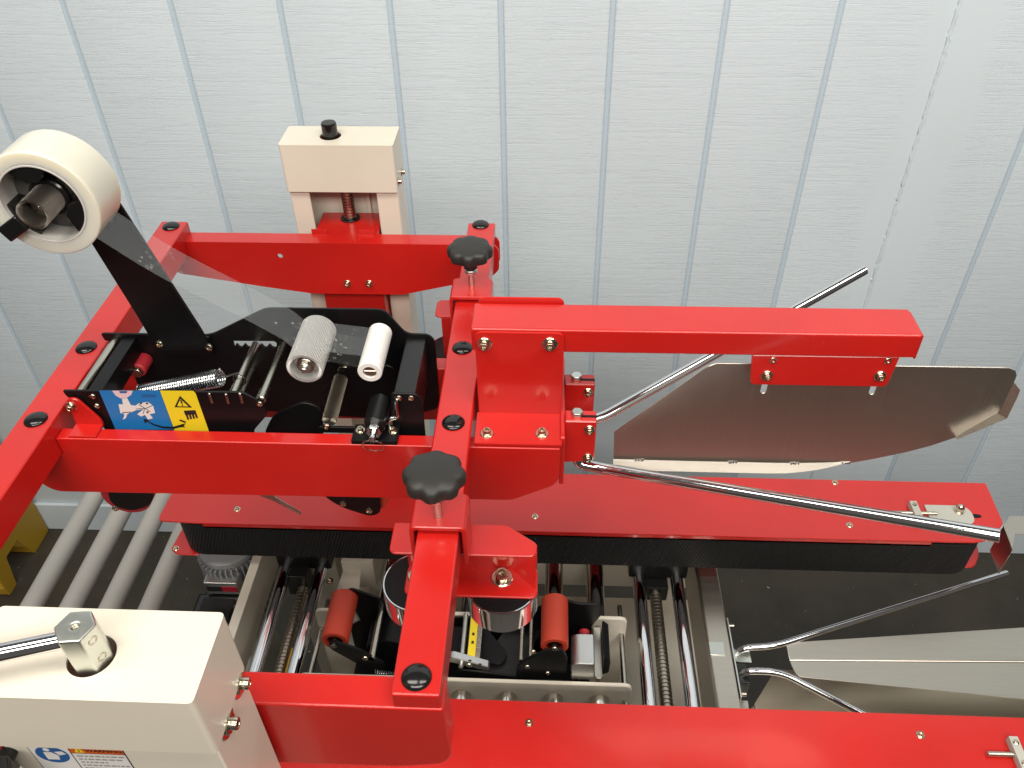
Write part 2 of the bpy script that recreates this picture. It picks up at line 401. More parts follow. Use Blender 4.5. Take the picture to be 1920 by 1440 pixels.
# ================================================================== SEALER BASE: columns, bed
base = thing('carton_sealer', (-.1, .70, FZ), 'cream machine base with two screw columns, roller bed and chrome slide rods', 'packing machine')
def slot_tube(x0, x1, y0, y1, z0, z1, sx0, sx1, front):
    """column: box section with a full-height slot in the side that faces the machine"""
    th = .004
    if front:   # open towards -y
        pts = [(sx0, y0), (x0, y0), (x0, y1), (x1, y1), (x1, y0), (sx1, y0), (sx1, y0 + th), (x1 - th, y0 + th), (x1 - th, y1 - th), (x0 + th, y1 - th), (x0 + th, y0 + th), (sx0, y0 + th)]
    else:
        pts = [(sx0, y1), (x0, y1), (x0, y0), (x1, y0), (x1, y1), (sx1, y1), (sx1, y1 - th), (x1 - th, y1 - th), (x1 - th, y0 + th), (x0 + th, y0 + th), (x0 + th, y1 - th), (sx0, y1 - th)]
    return plate(pts, 'z', z0, z1, .0012)
def cover(x0, x1, y0, y1, z0, z1, hole, hr):
    """folded sheet cap with a round hole in its top"""
    r = rnd([(x0, y0), (x1, y0), (x1, y1), (x0, y1)], .004, 4)
    n = bmesh.new(); th = .0025
    bm = plate(r, 'z', z1 - th, z1, .0024, holes=[circ(hole, hr, 32)], seg=2)
    ri = rnd([(x0 + th, y0 + th), (x1 - th, y0 + th), (x1 - th, y1 - th), (x0 + th, y1 - th)], .002, 4)
    return plate(r, 'z', z0, z1 - .0020, .0006, holes=[ri], bm=bm)
# rear column
cr = empty('column', (-.296, 1.112, FZ), base); cr['label'] = 'cream rear column with exposed lead screw'
mk('post', slot_tube(-.374, -.2175, 1.084, 1.140, FZ, 1.40, -.346, -.249, True), 'cream_paint', cr)
mk('top_cover', cover(-.376, -.2165, 1.079, 1.1425, 1.357, 1.428, (-.309, 1.110), .0150), 'cream_paint', cr)
mk('screw_cap', lathe([(0, -.03), (.0105, -.03), (.0108, .017), (.0098, .0195), (0, .020)], (-.309, 1.110, 1.428), (0, 0, 1), 32), 'cap_plastic', cr)
mk('lead_screw', screw((-.299, 1.112, .62), (-.299, 1.112, 1.425), .0090, .0046), 'hub_steel', cr)
mk('back_strip', box(-.318, -.312, 1.130, 1.1355, .6, 1.38, .001), 'cream_paint', cr)
mk('back_strip', box(-.276, -.270, 1.130, 1.1355, .6, 1.38, .001), 'cream_paint', cr)
bolt(onx(753, 322, -.2165), (1, 0, 0), cr, .75); bolt(onx(747, 340, -.2165), (1, 0, 0), cr, .75)
bolt((-.376, 1.105, 1.376), (-1, 0, 0), cr, .7)
# front column with crank
cf = empty('column', (-.30, .298, FZ), base); cf['label'] = 'cream front column with hexagonal crank hub'
mk('post', slot_tube(-.374, -.2210, .268, .328, FZ, 1.40, -.346, -.249, False), 'cream_paint', cf)
hx = Vector((-.2960, .2945, 1.428))
mk('top_cover', cover(-.378, -.2190, .2640, .3315, 1.362, 1.428, (hx.x - .0012, hx.y + .0008), .0158), 'cream_paint', cf)
mk('crank_hub', plate([(hx.x + .0134 * cos(a), hx.y + .0134 * sin(a)) for a in [radians(6 + 60 * i) for i in range(6)]], 'z', 1.395, 1.4630, .0016, holes=[circ((hx.x, hx.y), .0026, 16)], seg=2), 'bright_zinc', cf)
mk('hub_core', cyl((hx.x, hx.y, 1.39), (hx.x, hx.y, 1.4600), .0030, 16), 'hub_steel', cf)
hd = Vector((-.96, -.28, 0)).normalized()
mk('crank_handle', tube([hx + hd * .010 + Vector((0, 0, .0235)), hx + hd * .26 + Vector((0, 0, .0235))], .0060, 20), 'chrome', cf)
for a in (0, 1): 
    ang = radians(-24) ; d = Vector((cos(ang), sin(ang), 0)); s_ = Vector((-d.y, d.x, 0)) * (.0005)
    mk('grub_screw', pipe(hx + d * .0106 + Vector((0, 0, .026 - a * .0185)) + s_, hx + d * .0118 + Vector((0, 0, .026 - a * .0185)) + s_, .0036, .0020, 20, .0003), 'hub_steel', cf)
for p in ((446, 1281), (424, 1356)):
    c = onx(p[0], p[1], -.2212); c.x = -.2212
    mk('washer', lathe([(0, 0), (.0112, 0), (.0115, .0008), (.0110, .0014), (0, .0014)], c, (1, 0, 0), 32), 'chrome', cf)
    bolt(c + Vector((.0024, 0, 0)), (1, 0, 0), cf, .92)
# safety label on the front column
lb = bmesh.new()
def flat(bm, pts, Y, mi, off=0.0):
    f = bm.faces.new([bm.verts.new((x, Y - off, z)) for x, z in pts]); f.material_index = mi
LX, LZ, LY = -.3565, 1.3605, .2678
def lp(u, v): return (LX + u * 1.09, LZ - v * 1.09)
rect = lambda u0, v0, u1, v1: [lp(u0, v0), lp(u1, v0), lp(u1, v1), lp(u0, v1)]
flat(lb, rect(0, 0, .0625, .050), LY, 0, .0002)
flat(lb, rect(.0006, .0006, .0265, .0494), LY, 1, .0003); flat(lb, rect(.0272, .0006, .0619, .0108), LY, 3, .0003); flat(lb, rect(.0272, .0114, .0619, .0494), LY, 1, .0003)
flat(lb, [lp(.0137 + .0108 * cos(2 * pi * i / 28), .0140 + .0108 * sin(2 * pi * i / 28)) for i in range(28)], LY, 2, .0004)
flat(lb, [lp(.0118 + .0022 * cos(2 * pi * i / 14), .0075 + .0022 * sin(2 * pi * i / 14)) for i in range(14)], LY, 1, .0005)
flat(lb, [lp(.0086, .0108), lp(.0140, .0105), lp(.0175, .0150), lp(.0165, .0205), lp(.0085, .0205)], LY, 1, .0005)
flat(lb, [lp(.0160, .0098), lp(.0215, .0088), lp(.0235, .0125), lp(.0185, .0142)], LY, 1, .0006)
flat(lb, [lp(.0300, .0098), lp(.0330, .0022), lp(.0365, .0098)], LY, 4, .0004); flat(lb, [lp(.0328, .0085), lp(.0331, .0045), lp(.0339, .0085)], LY, 0, .0005)
for r_ in range(8):
    u = .0295
    while u < .058 - (.012 if r_ in (2, 6) else 0):
        w_ = random.uniform(.0012, .0042); flat(lb, rect(u, .0138 + r_ * .0041, min(u + w_, .0605), .0138 + r_ * .0041 + .0017), LY, 5, .0004); u += w_ + .0009
lab = mk('safety_label', lb, ['print_black', 'print_white', 'print_navy', 'print_orange', 'print_yellow', 'print_grey'], cf); lab['label'] = 'orange and blue warning label'
def text(s, size, loc, mat, parent, name, ax='y', extr=.00005):
    c = bpy.data.curves.new(name, 'FONT'); c.body = s; c.size = size; c.extrude = extr; c.resolution_u = 3
    to = bpy.data.objects.new(name, c); COL.objects.link(to); bpy.context.view_layer.update()
    me = bpy.data.meshes.new_from_object(to.evaluated_get(bpy.context.evaluated_depsgraph_get())); bpy.data.objects.remove(to)
    me.materials.clear(); me.materials.append(MATS[mat]); o = bpy.data.objects.new(name, me); COL.objects.link(o); o.parent = parent
    o.location = Vector(loc) - wloc(parent); o.rotation_euler = (pi / 2, 0, 0); WORLD[o.name] = Vector(loc); return o
text('WARNING', .0054, (LX + .0410, LY - .0006, LZ - .0092), 'print_black', cf, 'warning_text')
# grey box just behind the front column
mk('junction_box', box(-.640, -.4865, .50, .868, .42, .600, .006, 3), 'grey_paint', base)
mk('black_knob', prism_n((-.372, .243, 1.356), .019, 6, -.014, .004, 'z', .002), 'black_plastic', base)
mk('knob_arm', cyl((-.372, .243, 1.347), (-.372, .270, 1.347), .006, 16), 'black_plastic', base)

# ---- bed
BZ = .800
mk('bed_rail', box(-.486, -.470, .36, 1.06, .715, BZ, .002), 'cream_paint', base)
mk('bed_rail', box(-.50, .30, 1.03, 1.06, .52, .785, .002), 'cream_paint', base)
mk('bed_rail', box(-.50, .30, .345, .375, .52, .785, .002), 'cream_paint', base)
for x in (-.42, .22):
    for y in (.40, 1.0): mk('leg', box(x - .03, x + .03, y - .03, y + .03, FZ, .66, .003), 'cream_paint', base)
for x, r in ((-.4305, .0105), (-.3715, .0105), (.156, .0105), (.218, .0105)):
    mk('slide_rod', cyl((x, .37, .790 - r), (x, 1.04, .790 - r), r, 28, .001), 'chrome', base)
mk('cross_screw', screw((.184, .40, .758), (.184, 1.02, .758), .0098, .0064), 'hub_steel', base)
mk('screw_nut', box(.166, .204, .840, .866, .742, .776, .003), 'black_plastic', base)
mk('screw_nut', box(.172, .198, .865, .93, .745, .772, .003), 'black_plastic', base)
mk('cross_screw', screw((-.401, .40, .755), (-.401, 1.02, .755), .0090, .0064), 'hub_steel', base)
mk('screw_nut', box(-.428, -.392, .836, .868, .735, .785, .003), 'black_plastic', base)
mk('yellow_strip', box(-.3885, -.3855, .40, .715, .755, .7700, .0005), 'yellow_paint', base)
# stainless end slat
sl = plate(rnd([(.247, .7), (.282, .7), (.282, BZ + .001), (.247, BZ + .001)], [0, 0, .003, .008], 6), 'y', .372, 1.035, .0006)
mk('end_slat', sl, 'sheet_steel', base)
# upright side plates that flank the lower tape head
SP = rnd([(-.352, .60), (.128, .60), (.128, .822), (-.352, .822)], [0, 0, .012, .012], 6)
mk('side_plate', plate(SP, 'y', .6375, .6435, .0012), 'cream_paint', base)
mk('side_plate', plate(SP, 'y', .7480, .7540, .0012), 'cream_paint', base)
for i, x in enumerate((-.249, -.1825, -.116, -.0495, .017, .0835)):
    for y0, y1, fr in ((.38, .640, True), (.758, 1.03, False)):
        ro = mk('bed_roller', cyl((x, y0 + .004, .788), (x, y1 - .004 - (0 if fr else .0), .788), .0145, 28, .0012), 'roller_steel', base)
        e = y1 if fr else y0
        mk('bushing', cyl((x, e - .012, .788), (x, e + .004, .788), .0098 if fr else .0118, 24, .002), 'yellow_paint', ro)
for x, z in ((-.3475, .775), (.1215, .782)):
    mk('tie_rod', cyl((x, .60, z), (x, .80, z), .0042, 16), 'steel_rod', base)
mk('cross_plate', box(-.36, .30, .66, 1.0, .520, .524, 0), 'cream_paint', base)
for x in (-.33, .10): mk('cross_beam', box(x - .010, x + .010, .36, 1.05, .602, .634, .001), 'cream_paint', base)
for x in (-.27, .06): mk('cross_beam', box(x - .010, x + .010, .6430, .7485, .664, .6985, .001), 'cream_paint', base)
mk('gusset', plate(rnd([(-.352, .758), (-.300, .758), (-.318, .93), (-.340, .93)], .004), 'z', .745, .749, .0005), 'cream_paint', base)
mk('cream_block', box(-.345, -.290, .88, 1.0, .70, .772, .002), 'cream_paint', base)
screwhead(onz(613, 1062, .772), (0, 0, 1), base, 1.2); screwhead(onz(619, 1090, .772), (0, 0, 1), base, 1.2)
mk('cream_block', box(-.235, -.200, .80, 1.0, .70, .770, .010, 3), 'cream_paint', base)
# bottom guide rods (the lower V) and the folded steel tongue
def vrod(sg):
    Y = lambda v: .703 + sg * v
    pts = [(.290, Y(.013), .755), (.295, Y(.019), .795), (.348, Y(.021), .800), (.746, Y(.168), .800) if sg > 0 else (.56, Y(.150), .800)]
    return tube(fillet(pts, .022, 8), .0050, 16)
mk('guide_rod', vrod(1), 'chrome', base); mk('guide_rod', vrod(-1), 'chrome', base)
g1 = plate(rnd([(.366, .7035), (.366, .7315), (1.06, .806), (1.06, .7235)], [0, .006, 0, 0]), 'z', .797, .7985, .0004)
mk('steel_tongue', g1, 'sheet_steel', base)
g2 = plate(rnd([(.371, .6765), (.366, .7015), (1.06, .7200), (1.06, .6240)], [.010, .002, 0, 0]), 'z', .7955, .797, .0004)
mk('steel_tongue', g2, 'sheet_steel', base)
mk('tongue_ridge', tube([(.366, .7025, .7975), (1.06, .7218, .7975)], .0011, 8), 'brushed_steel', base)
mk('tongue_post', box(.93, .95, .69, .71, .691, .7965, .001), 'sheet_steel', base)
# clip bracket on the slat, mounting bar, steel trough
hook = plate(rnd([(.2495, .801), (.272, .801), (.272, .8025), (.2495, .8025)], 0), 'y', .7045, .7270, .0004)
hook = plate([(.2715, .8010), (.2935, .7860), (.3130, .7860), (.3130, .7845), (.2930, .7845), (.2710, .7995)], 'y', .7045, .7250, .0003, bm=hook)
mk('clip_bracket', hook, 'bright_zinc', base)
mk('mount_bar', box(.2835, .2860, .640, .772, .755, .800, .0006), 'bright_zinc', base)
for y in (.762, .648): mk('mount_screw', cyl((.2855, y, .793), (.2945, y, .793), .0028, 14), 'bolt_steel', base)
mk('guide_block', box(.2865, .3060, .672, .742, .748, .783, .002), 'black_plastic', base)
mk('trough', plate([(.330, .690), (.330, .560), (1.1, .560), (1.1, .722), (.375, .752)], 'z', .690, .692, .0004), 'warm_reflection_steel', base)
mk('trough_wall', box(.330, 1.1, .556, .560, .690, .790, .0005), 'warm_reflection_steel', base)
mk('trough_end', plate([(.30, .60), (.30, .655), (.352, .655), (.365, .60)], 'z', .700, .703, .0005), 'sheet_steel', base)
bolt((.312, .648, .745), (1, 0, 0), base, .9)
mk('trough_bracket', plate([(.2955, .60), (.2955, .668), (.3085, .668), (.3065, .60)], 'z', .735, .741, .0006), 'brushed_steel', base)
mk('side_rail', box(.2800, 1.08, .49, .60, .62, .690, .002), 'cream_paint', base)

# ================================================================== HEAD FRAME (red, rides on the columns)
ZT = 1.32
head = thing('head_frame', (-.30, .70, 1.20), 'red welded head frame with two cross bars, slung between the cream columns', 'machine frame')
def bar(name, x0, x1, y0, y1, z0, z1, parent=head, b=.0022): return mk(name, box(x0, x1, y0, y1, z0, z1, b, 3), 'red_paint', parent)
lb_ = bar('cross_bar', -.5615, -.5225, .335, 1.058, 1.280, ZT)
rb_ = bar('cross_bar', -.1165, -.0780, .335, 1.0625, 1.281, ZT)
for p in ((318, 425), (155, 652), (57, 787)): q = onz(*p, ZT); plug(-.542, q.y, lb_)
for p in ((901, 422), (867, 653), (850, 793), (781, 1270)): q = onz(*p, ZT); plug(q.x, q.y, rb_)
plug(-.542, .355, lb_)
# rear beam: folded channel
RB = [(-.553, 1.302), (-.078, 1.302), (-.072, 1.294), (-.072, 1.262), (-.080, 1.252), (-.116, 1.240), (-.215, 1.216), (-.262, 1.2155), (-.352, 1.2155), (-.42, 1.226), (-.545, 1.248), (-.553, 1.256)]
rbm = empty('rear_beam', (-.31, 1.045, 1.216), head)
mk('web', plate(rnd(RB, .004, 3), 'y', 1.0312, 1.0345, .0010, holes=[circ((-.389, 1.2795), .0042, 16)]), 'red_paint', rbm)
mk('web', plate(rnd(RB, .004, 3), 'y', 1.0545, 1.0578, .0010, holes=[circ((-.398, 1.2650), .0070, 16)]), 'red_paint', rbm)
mk('top_flange', box(-.552, -.0785, 1.0318, 1.0572, 1.2985, 1.3022, .0016), 'red_paint', rbm)
for p in ((651, 532), (692, 532)): q = ony(*p, 1.031); bolt(q, (0, -1, 0), rbm, .72)
# front beam
FB = [(-.5615, 1.302), (-.0765, 1.302), (-.0745, 1.225), (-.082, 1.212), (-.12, 1.204), (-.5615, 1.200)]
mk('front_beam', plate(rnd(FB, [.003, .003, .010, .008, .01, .01], 5), 'y', .3335, .3620, .0024, seg=3), 'red_paint', head)
# carriages inside the columns
def carriage(y0, y1, yb):
    bm = box(-.344, -.251, y0, y1, 1.12, 1.2925, .0015)
    o = mk('carriage', bm, 'red_paint', head)
    return o
carriage(1.058, 1.104, 0); carriage(.302, .334, 0)
mk('carriage_collar', pipe((-.299, 1.112, 1.2972), (-.299, 1.112, 1.2990), .0145, .0100, 24, .0003), 'black_plastic', head)
mk('carriage_top', plate([(-.344, 1.0592), (-.251, 1.0592), (-.251, 1.130), (-.344, 1.130)], 'z', 1.2935, 1.2970, .0006, holes=[circ((-.299, 1.112), .0125, 20)]), 'red_paint', head)
for x in (-.334, -.266): mk('carriage_lip', box(x - .011, x + .011, 1.0585, 1.0605, 1.299, 1.3085, .0006), 'red_paint', head)
# mid beams that carry the tape head
MB_ = [(-.5220, 1.3035), (-.5220, 1.2795), (-.566, 1.2795), (-.566, 1.232), (-.552, 1.219), (-.037, 1.2225), (.0085, 1.247), (.0150, 1.258), (.0150, 1.3035)]
for y0, y1 in ((.6237, .6405), (.752, .7725)):
    mb = mk('mid_beam', plate(rnd(MB_, [.002, 0, .006, .012, .014, .006, .006, .006, .002], 5), 'y', y0, y1, .0020, seg=3), 'red_paint', head)
    if y0 < .7:
        for x, z in ((-.5610, 1.2700), (-.5560, 1.2500)): bolt((x, y0, z), (0, -1, 0), mb, .55)
# plow rail with its bracket plates
rail = mk('plow_rail', box(-.0775, .3680, .6765, .7225, 1.3890, 1.4180, .0026, 3), 'red_paint', head)
mk('rail_end_cap', box(.3675, .3700, .6785, .7205, 1.3865, 1.4160, .0012), 'red_paint', rail)
BP = rnd([(-.0735, 1.3075), (.0165, 1.3075), (.0165, 1.4165), (-.0735, 1.4165)], [0, 0, .008, .008], 5)
bp = mk('bracket_plate', plate(BP, 'y', .6725, .6755, .0012, seg=2), 'red_paint', head)
mk('bracket_foot', box(-.0755, .0165, .6250, .6735, 1.3045, 1.3085, .0012), 'red_paint', bp)
for p in ((908, 645), (1031, 645)): bolt(ony(*p, .6722), (0, -1, 0), bp, .95)
for p in ((913, 813), (1016, 813)): bolt(onz(*p, 1.3087), (0, 0, 1), bp, .85)
BP2 = rnd([(-.0735, 1.3075), (.0165, 1.3075), (.0165, 1.4235), (-.0735, 1.4235)], [0, 0, .008, .008], 5)
bp = mk('bracket_plate', plate(BP2, 'y', .7235, .7265, .0012, seg=2), 'red_paint', head)
mk('bracket_foot', box(-.0755, .0165, .7255, .7705, 1.3045, 1.3085, .0012), 'red_paint', bp)
mk('end_plate', plate(rnd([(.632, 1.240), (.768, 1.240), (.768, 1.312), (.632, 1.312)], .004), 'x', .0148, .0198, .0008), 'red_paint', head)
# plow plate (steel) on its slotted hanger
TP = rnd([(.2065, 1.3895), (.3535, 1.3895), (.3510, 1.3500), (.2110, 1.3500)], [0, 0, .006, .006], 5)
tp = mk('hanger_plate', plate(TP, 'y', .6775, .6805, .0010), 'red_paint', head)
for p in ((1438, 704), (1650, 705)): bolt(ony(*p, .6772), (0, -1, 0), tp, .72)
for p in ((1449, 673), (1664, 674)): mk('rivet_nut', pipe(ony(*p, .679), ony(*p, .679) + Vector((0, -.0028, 0)), .0036, .0018, 18, .0003), 'bolt_steel', tp)
def curve(p0, p1, p2, n=10): return [tuple(Vector(p0) * (1 - s) ** 2 + Vector(p1) * 2 * s * (1 - s) + Vector(p2) * s * s) for s in [i / n for i in range(n + 1)]]
PY = .694
def sc(p): return (p[0] * .9914, 1.92 - (1.92 - p[1]) * .9914)
PW0 = [(.0795, 1.2135), (.0775, 1.2560), (.168, 1.3540), (.178, 1.3600)]
PW = [sc(p) for p in PW0] + [(.466, 1.3653), (.4763, 1.3650), (.4839, 1.3612), (.4872, 1.3550), (.4878, 1.3470), (.4877, 1.3084), (.4862, 1.3022), (.4800, 1.2930), (.4700, 1.2800), (.4544, 1.2654), (.4320, 1.2520), (.4074, 1.2407), (.3748, 1.2290), (.335, 1.2170)]
def slot(x, z0, z1, w):
    return [(x + w * cos(a), z1 + w * sin(a)) for a in [pi * i / 6 for i in range(7)]] + [(x + w * cos(a), z0 + w * sin(a)) for a in [pi + pi * i / 6 for i in range(7)]]
pl = mk('plow_plate', plate(PW, 'y', PY, PY + .002, .0004, holes=[slot(.2318, 1.3278, 1.3560, .0032), slot(.3460, 1.3290, 1.3560, .0032)]), 'brushed_steel', head)
for x in (.2318, .3460): mk('hanger_spacer', cyl((x, .680, 1.3585), (x, PY + .0005, 1.3585), .006, 16), 'bolt_steel', head)
# folded shoe along the plow's lower edge, turned towards the operator, with its welds
sh = bmesh.new(); N = 26; top = []; bot = []
for i in range(N + 1):
    x = .0785 + (.349 - .0785) * i / N; s = max(0, (i - N * .66) / (N * .34))
    z = 1.2195 + .005 * s ** 2; w_ = .0125 * (1 - s ** 2) + .0004
    top.append(sh.verts.new((x, PY + .0005, z))); bot.append(sh.verts.new((x, PY - w_ * .75, z - w_ * .62)))
for i in range(N): sh.faces.new([top[i], top[i + 1], bot[i + 1], bot[i]])
bmesh.ops.solidify(sh, geom=sh.faces[:], thickness=.0012)
mk('plow_shoe', sh, 'sheet_steel', pl)
wl = None
for px in (1200, 1375, 1492, 1588):
    q = ony(px, 866, PY - .001)
    wx = q.x
    for k in range(4): wl = lathe([(0, -.0009), (.0012, -.0002), (.0011, .0006), (0, .0010)], (wx - .0045 + k * .0027 + random.gauss(0, .0004), PY - .0008, 1.2192 + random.gauss(0, .0003) + (.0030 if px > 1550 else 0)), (0, -1, .4), 8, wl)
mk('weld', wl, 'chrome', pl)
tip = bmesh.new()
ti = [tip.verts.new((x, PY + .001, z)) for x, z in ((.4874, 1.3460), (.4874, 1.3084), (.4858, 1.3022), (.4540, 1.2660))]
to_ = [tip.verts.new((x, PY - .010, z)) for x, z in ((.4906, 1.3440), (.4916, 1.3330), (.4916, 1.3040), (.4500, 1.2716))]
for i in range(3): tip.faces.new([ti[i], ti[i + 1], to_[i + 1], to_[i]])
bmesh.ops.solidify(tip, geom=tip.faces[:], thickness=.0012)
mk('plow_tip', tip, 'brushed_steel', pl)
# clamp blocks and the two splayed guide rods
for y0, y1 in ((.6525, .6705), (.7130, .7310)):
    gb = mk('clamp_block', plate(rnd([(.0195, 1.2540), (.0530, 1.2580), (.0530, 1.3165), (.0195, 1.3165)], [.003, .006, .002, .002], 4), 'y', y0, y1, .0012), 'red_paint', head)
    mk('hex_bolt', prism_n((.0325, (y0 + y1) / 2 + .002, 1.3165), .0068, 6, -.001, .0048, 'z', .0010), 'bright_zinc', gb)
    mk('clamp_slot', box(.0345, .0531, y0 + .0065, y0 + .0100, 1.3035, 1.3168, 0), 'black_paint', gb)
    for z in (1.3050, 1.2630): bolt((.0458, y0, z), (0, -1, 0), gb, .70)
def hrod(sg):
    Y = lambda v: .697 + sg * v
    pts = [(.0350, Y(.034), 1.262), (.0352, Y(.034), 1.2430), (.0640, Y(.041), 1.2430), (.392, Y(.211), 1.346)]
    return fillet(pts, .016, 8)
for sg in (1, -1):
    pts = hrod(sg); bm = tube(pts, .0061, 20)
    mk('guide_rod', bm, 'chrome', head)

# ================================================================== COMPRESSION ROLLER CLAMPS
def compression(yk, zk, sg, label, ybr):
    c = thing('roller_clamp', (-.09, yk, 1.20), label, 'roller clamp')
    f = lambda v: yk + sg * v
    ys0, ys1 = sorted((f(-.014), f(.028)))
    U = [(-.1235, 1.2765), (-.1235, 1.3300), (-.0710, 1.3300), (-.0710, 1.2765), (-.0752, 1.2765), (-.0752, 1.3250), (-.1193, 1.3250), (-.1193, 1.2765)]
    U = rnd(U, [0, .0075, .0075, 0, 0, .004, .004, 0], 5)
    mk('saddle', plate(U, 'y', ys0, ys1, .0008), 'red_paint', c)
    k = knob_bm(.0285, .021, 8); bmesh.ops.translate(k, verts=k.verts, vec=(-.0975, yk, zk - .008))
    mk('star_knob', k, 'knob_plastic', c, 50)
    mk('stud', cyl((-.0975, yk, 1.318), (-.0975, yk, zk), .0042, 16), 'bright_zinc', c)
    mk('lock_nut', prism_n((-.0975, yk, zk - .028), .0085, 6, 0, .006, 'z', .001), 'bright_zinc', c)
    a, b = ybr      # open edge, web edge
    y0, y1 = sorted((a, b)); lo = a < b
    T = [(-.149, y0), (-.007, y0), (-.007, y0 + .016), (-.037, y1), (-.149, y1)] if lo else [(-.149, y1), (.011, y1), (.011, y0), (-.149, y0)]
    mk('top_flange', plate(rnd(T, [.008, .008, .004, .004, .002] if lo else .008, 5), 'z', 1.2735, 1.2768, .0008), 'red_paint', c)
    wy = (b - .0035, b) if lo else (b, b + .0035)
    xr = -.007 if lo else .011
    mk('web', plate([(-.1405, 1.2085), (xr, 1.2085), (xr, 1.2480 if lo else 1.2745), (-.045 if lo else xr - .001, 1.2745), (-.1405, 1.2745)], 'y', wy[0], wy[1], .0008), 'red_paint', c)
    mk('bottom_flange', plate(rnd([(-.141, y0), (xr + .001, y0), (xr + .001, y1), (-.141, y1)], .008, 5), 'z', 1.2080, 1.2112, .0008), 'red_paint', c)
    # gusset weld ramp in the corner
    if lo:
        gw = bmesh.new(); v = [gw.verts.new(q) for q in ((-.0085, b - .003, 1.2111), (-.034, b - .003, 1.2111), (-.0085, a + .010, 1.2111), (-.0085, b - .003, 1.234))]
        for fc in ((0, 1, 2), (0, 1, 3), (0, 2, 3), (1, 2, 3)): gw.faces.new([v[i] for i in fc])
        mk('gusset', gw, 'red_paint', c)
    yd = (a + b) / 2
    for x in (-.0425, -.1285):
        dr = mk('drum', lathe([(0, 0), (.0355, 0), (.0370, .0015), (.0370, .0315), (.0362, .0330), (0, .0330)], (x, yd, 1.1745), (0, 0, 1), 48), 'chrome', c)
        mk('drum_lid', lathe([(0, 0), (.0350, 0), (.0350, .0008), (0, .0008)], (x, yd, 1.2070), (0, 0, 1), 48), 'black_paint', dr)
        place('bolt', shared('bolt', b_socket, 'bolt_steel'), (x, yd + .004, 1.2113), (0, 0, 1), c, 1.35)
    return c
compression(.507, 1.379, 1, 'red clamp with black star knob and chrome drums, on the bar above the roller bed', (.505, .543))
compression(.889, 1.375, -1, 'red clamp with black star knob, on the bar behind the steel plow rail', (.931, .893))

